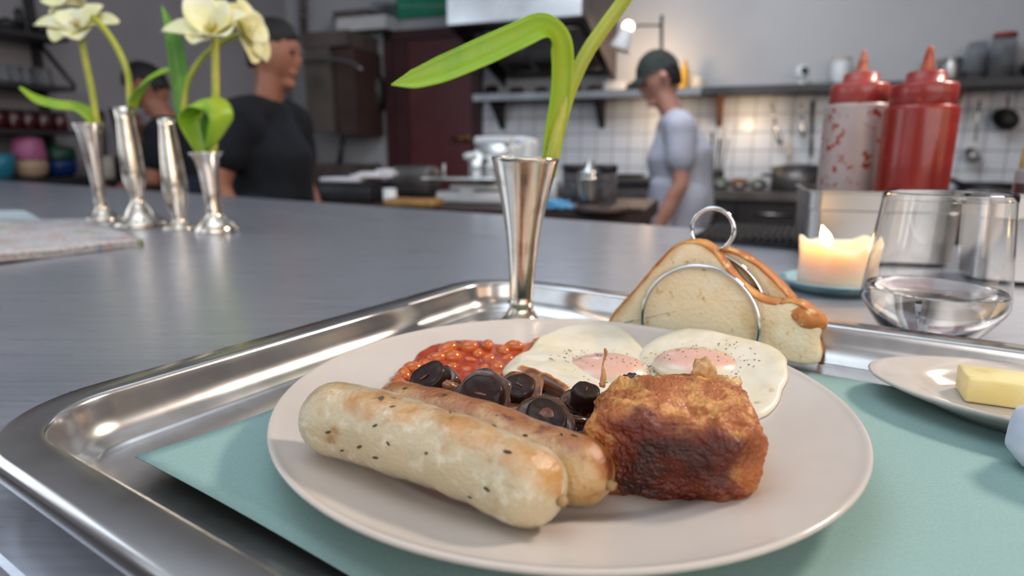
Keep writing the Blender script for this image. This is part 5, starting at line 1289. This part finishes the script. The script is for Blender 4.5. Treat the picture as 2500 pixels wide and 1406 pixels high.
def fingers(w, d, side, S=1.0):
    # palm and five fingers from the wrist w along d; side = thumb side
    d = V3(d); d /= np.linalg.norm(d); sd = V3(side); sd -= np.dot(sd, d) * d; sd /= np.linalg.norm(sd); nn = np.cross(d, sd)
    ms = [limb([w, w + d * .04 * S, w + d * .085 * S], [.024 * S, .030 * S, .030 * S], 12)]
    for k, (o_, l) in enumerate(((.030, .068), (.010, .078), (-.010, .072), (-.029, .056))):
        a_ = w + d * .085 * S + sd * o_ * S; ms.append(limb([a_, a_ + d * l * .55 * S, a_ + d * l * .9 * S + nn * l * .35 * S], [.0095 * S, .0088 * S, .0078 * S], 8))
    a_ = w + d * .03 * S + sd * .024 * S; ms.append(limb([a_, a_ + d * .025 * S + sd * .025 * S, a_ + d * .055 * S + sd * .032 * S], [.012 * S, .0105 * S, .009 * S], 8))
    return ms
def person(label, feet, yaw, S, joints, shirt, trous, skin, hair_fn, lean=(0, 0, 0), cap=False, apron=None):
    # local frame: +x right of the person, +y facing direction, z up, feet at 0
    c, s = math.cos(yaw), math.sin(yaw); ft = V3(feet)
    def W(v): v = V3(v) * S; return V3((v[0] * c - v[1] * s, v[0] * s + v[1] * c, v[2])) + ft
    def ml(path, rad): return limb([W(p) for p in path], [r * S for r in rad])
    o = thing('person', label, 'person', feet)
    J = joints; hd = V3(J['head']); nk = V3(J['neck']); pel = V3(J['pelvis'])
    ch = V3(J['chest'])
    B = [ml([pel, (pel + ch) / 2, ch, nk * .8 + ch * .2], [.135, .13, .15, .06]), ml([nk - (hd - nk) * .2, nk, hd - V3((0, 0, .04))], [.062, .055, .055])]
    fdir = V3(J.get('look', (0, 1, 0))); fdir /= np.linalg.norm(fdir); rdir = np.cross(fdir, (0, 0, 1)); rdir /= np.linalg.norm(rdir); udir = np.cross(rdir, fdir)
    def Hd(x, y, z): return hd + rdir * x + fdir * y + udir * z
    hv = blob((0, 0, 0), (1, 1, 1), 4)
    v = hv[0].copy(); wj = np.where(v[:, 2] < 0, 1 + .28 * v[:, 2], 1)
    v = np.stack([v[:, 0] * .077 * wj, v[:, 1] * .098 * (1 + .05 * v[:, 2]), v[:, 2] * .122], -1)
    head = (np.array([W(hd + rdir * p[0] + fdir * p[1] + udir * p[2]) for p in v]), hv[1]); B.append(head)
    B.append(ml([Hd(0, .088, .025), Hd(0, .108, -.012), Hd(0, .100, -.026)], [.010, .014, .015]))      # nose
    B.append(ml([Hd(-.018, .094, -.056), Hd(0, .099, -.056), Hd(.018, .094, -.056)], [.008, .011, .008]))  # mouth
    B.append(ml([Hd(0, .075, -.098), Hd(0, .082, -.100)], [.026, .022]))                               # chin
    B.append(ml([Hd(-.03, .083, .036), Hd(0, .092, .036), Hd(.03, .083, .036)], [.010, .010, .010]))     # brow
    for k in (-1, 1): B.append(ml([Hd(k * .080, -.005, .012), Hd(k * .086, -.010, -.004), Hd(k * .080, -.005, -.025)], [.014, .016, .010]))
    SH = [ml([pel - V3((0, 0, .05)), (pel + ch) / 2, ch, nk * .65 + ch * .35], [.165, .158, .172, .09])]
    for sd in ('L', 'R'):
        a_, e_, w_ = (V3(J['shoulder' + sd]), V3(J['elbow' + sd]), V3(J['wrist' + sd]))
        B.append(ml([a_, (a_ + e_) / 2, e_, (e_ + w_) / 2, w_], [.056, .048, .041, .039, .027]))
        k = 1 if sd == 'R' else -1
        B += [(m_[0], m_[1]) for m_ in fingers(W(w_), W(w_ + (w_ - e_)) - W(w_), W(w_ + V3((-k * .1, .5, .1))) - W(w_), S)]
        SH.append(ml([ch * .25 + a_ * .75, a_, a_ + (e_ - a_) * .35, a_ + (e_ - a_) * .55], [.085, .078, .072, .072]))
        SH.append(ml([nk * .45 + ch * .1 + a_ * .45, a_], [.075, .076]))
    for k in (-1, 1):
        hp = pel + V3((k * .085, 0, -.05)); kn = V3((k * .095, J.get('knee', .03), .50)); an_ = V3((k * .10, 0, .09))
        B.append(ml([hp, kn, an_], [.09, .058, .042])); B.append(ml([an_, V3((k * .1, .06, .04)), V3((k * .1, .15, .035))], [.04, .04, .033]))
        SHT = ml([hp + V3((0, 0, .06)), hp, kn, an_ + V3((0, 0, .02))], [.115, .108, .078, .062])
        mk('trouser_leg', SHT, trous, o)
    bd_ = mk('body', join(*B), skin, o, remesh=.009)
    mk('shirt', join(*SH), shirt, o, remesh=.014)
    for k in (-1, 1): mk('eye', blob(W(Hd(k * .031, .088, .018)), (.010 * S,) * 3, 2), M['eye'], bd_)
    hr = hair_fn(v)
    hm = (np.array([W(hd + rdir * p[0] + fdir * p[1] + udir * p[2]) for p in hr]), hv[1])
    mk('hair', hm, M['hair'], o)
    if cap:
        cv = v * 1.15; cv[:, 2] = np.maximum(cv[:, 2], .028); cv[:, 2] = np.where(cv[:, 2] > .03, cv[:, 2] * 1.0, cv[:, 2])
        cw_ = mk('cap_crown', (np.array([W(hd + rdir * p[0] + fdir * p[1] + udir * p[2]) for p in cv]), hv[1]), M['cap'], o)
        vis = grid(lambda u, w__: W(Hd((u - .5) * .15, .08 + .085 * w__ * math.sqrt(max(0, 1 - (2 * u - 1) ** 2 * .9)), .045 - .02 * w__ - .03 * (2 * u - 1) ** 2)), 14, 8)
        mk('cap_visor', vis, M['cap'], cw_, solid=.006)
    if apron is not None:
        ap = grid(lambda u, w__: W(pel + V3(((u - .5) * .42, .165 - .10 * (2 * u - 1) ** 2 + .05 * (1 - w__), .12 - .62 * (1 - w__)))), 16, 14)
        mk('apron', ap, apron, o, solid=.006)
    return o
def short_hair(v):
    h = v * 1.10
    cut = .028 + .05 * np.clip(v[:, 1] / .098, -1, 1)
    low = h[:, 2] < np.where(v[:, 1] > -.03, cut, -.07)
    h[low] = v[low] * .9
    return h + np.array([.004 * nz(p, 40, 2) for p in v])[:, None] * (v / .1)
# black-shirted person close behind the counter: head seen at (655,130)
pA = dp(655, 300, 2.35)
JA = dict(head=(0, .05, 1.50), neck=(0, .01, 1.33), chest=(0, 0, 1.12), pelvis=(0, 0, .88), look=(-.15, 1, -.22), shoulderL=(-.185, 0, 1.25), elbowL=(-.235, -.01, .98), wristL=(-.20, .12, .78), shoulderR=(.185, 0, 1.25), elbowR=(.25, -.05, 1.0), wristR=(.24, .06, .76))
fA = V3((pA[0] + .0, pA[1], FLOOR))
person('person in a black T-shirt standing behind the vases, turned right', fA, math.radians(-105), .925, JA, M['black_cloth'], M['trouser'], M['skin'], short_hair)
# cook in white
pB = dp(1668, 300, 3.05)
JB = dict(head=(0, .13, 1.47), neck=(0, .06, 1.30), chest=(0, .01, 1.10), pelvis=(0, -.02, .86), look=(0, 1, -.42), shoulderL=(-.18, .04, 1.22), elbowL=(-.21, .03, .95), wristL=(-.19, .14, .70), shoulderR=(.18, .04, 1.22), elbowR=(.21, .02, .95), wristR=(.19, .13, .70))
person('cook in a white T-shirt and dark cap, bending to the left', V3((pB[0], pB[1], FLOOR)), math.radians(84), .945, JB, M['white_cloth'], M['white_cloth'], M['skin_light'], short_hair, cap=True, apron=M['white_cloth'])
# person bent over at the left bench
pC = dp(452, 300, 3.35)
JC = dict(head=(0, .17, 1.40), neck=(0, .10, 1.24), chest=(0, .03, 1.04), pelvis=(0, -.03, .84), look=(0, 1, -.7), shoulderL=(-.17, .07, 1.15), elbowL=(-.20, .12, .92), wristL=(-.12, .33, .86), shoulderR=(.17, .07, 1.15), elbowR=(.2, .12, .92), wristR=(.13, .33, .86))
person('dark haired person in black leaning over the left bench', V3((pC[0], pC[1], FLOOR)), math.radians(98), .98, JC, M['black_cloth'], M['trouser'], M['skin'], short_hair)
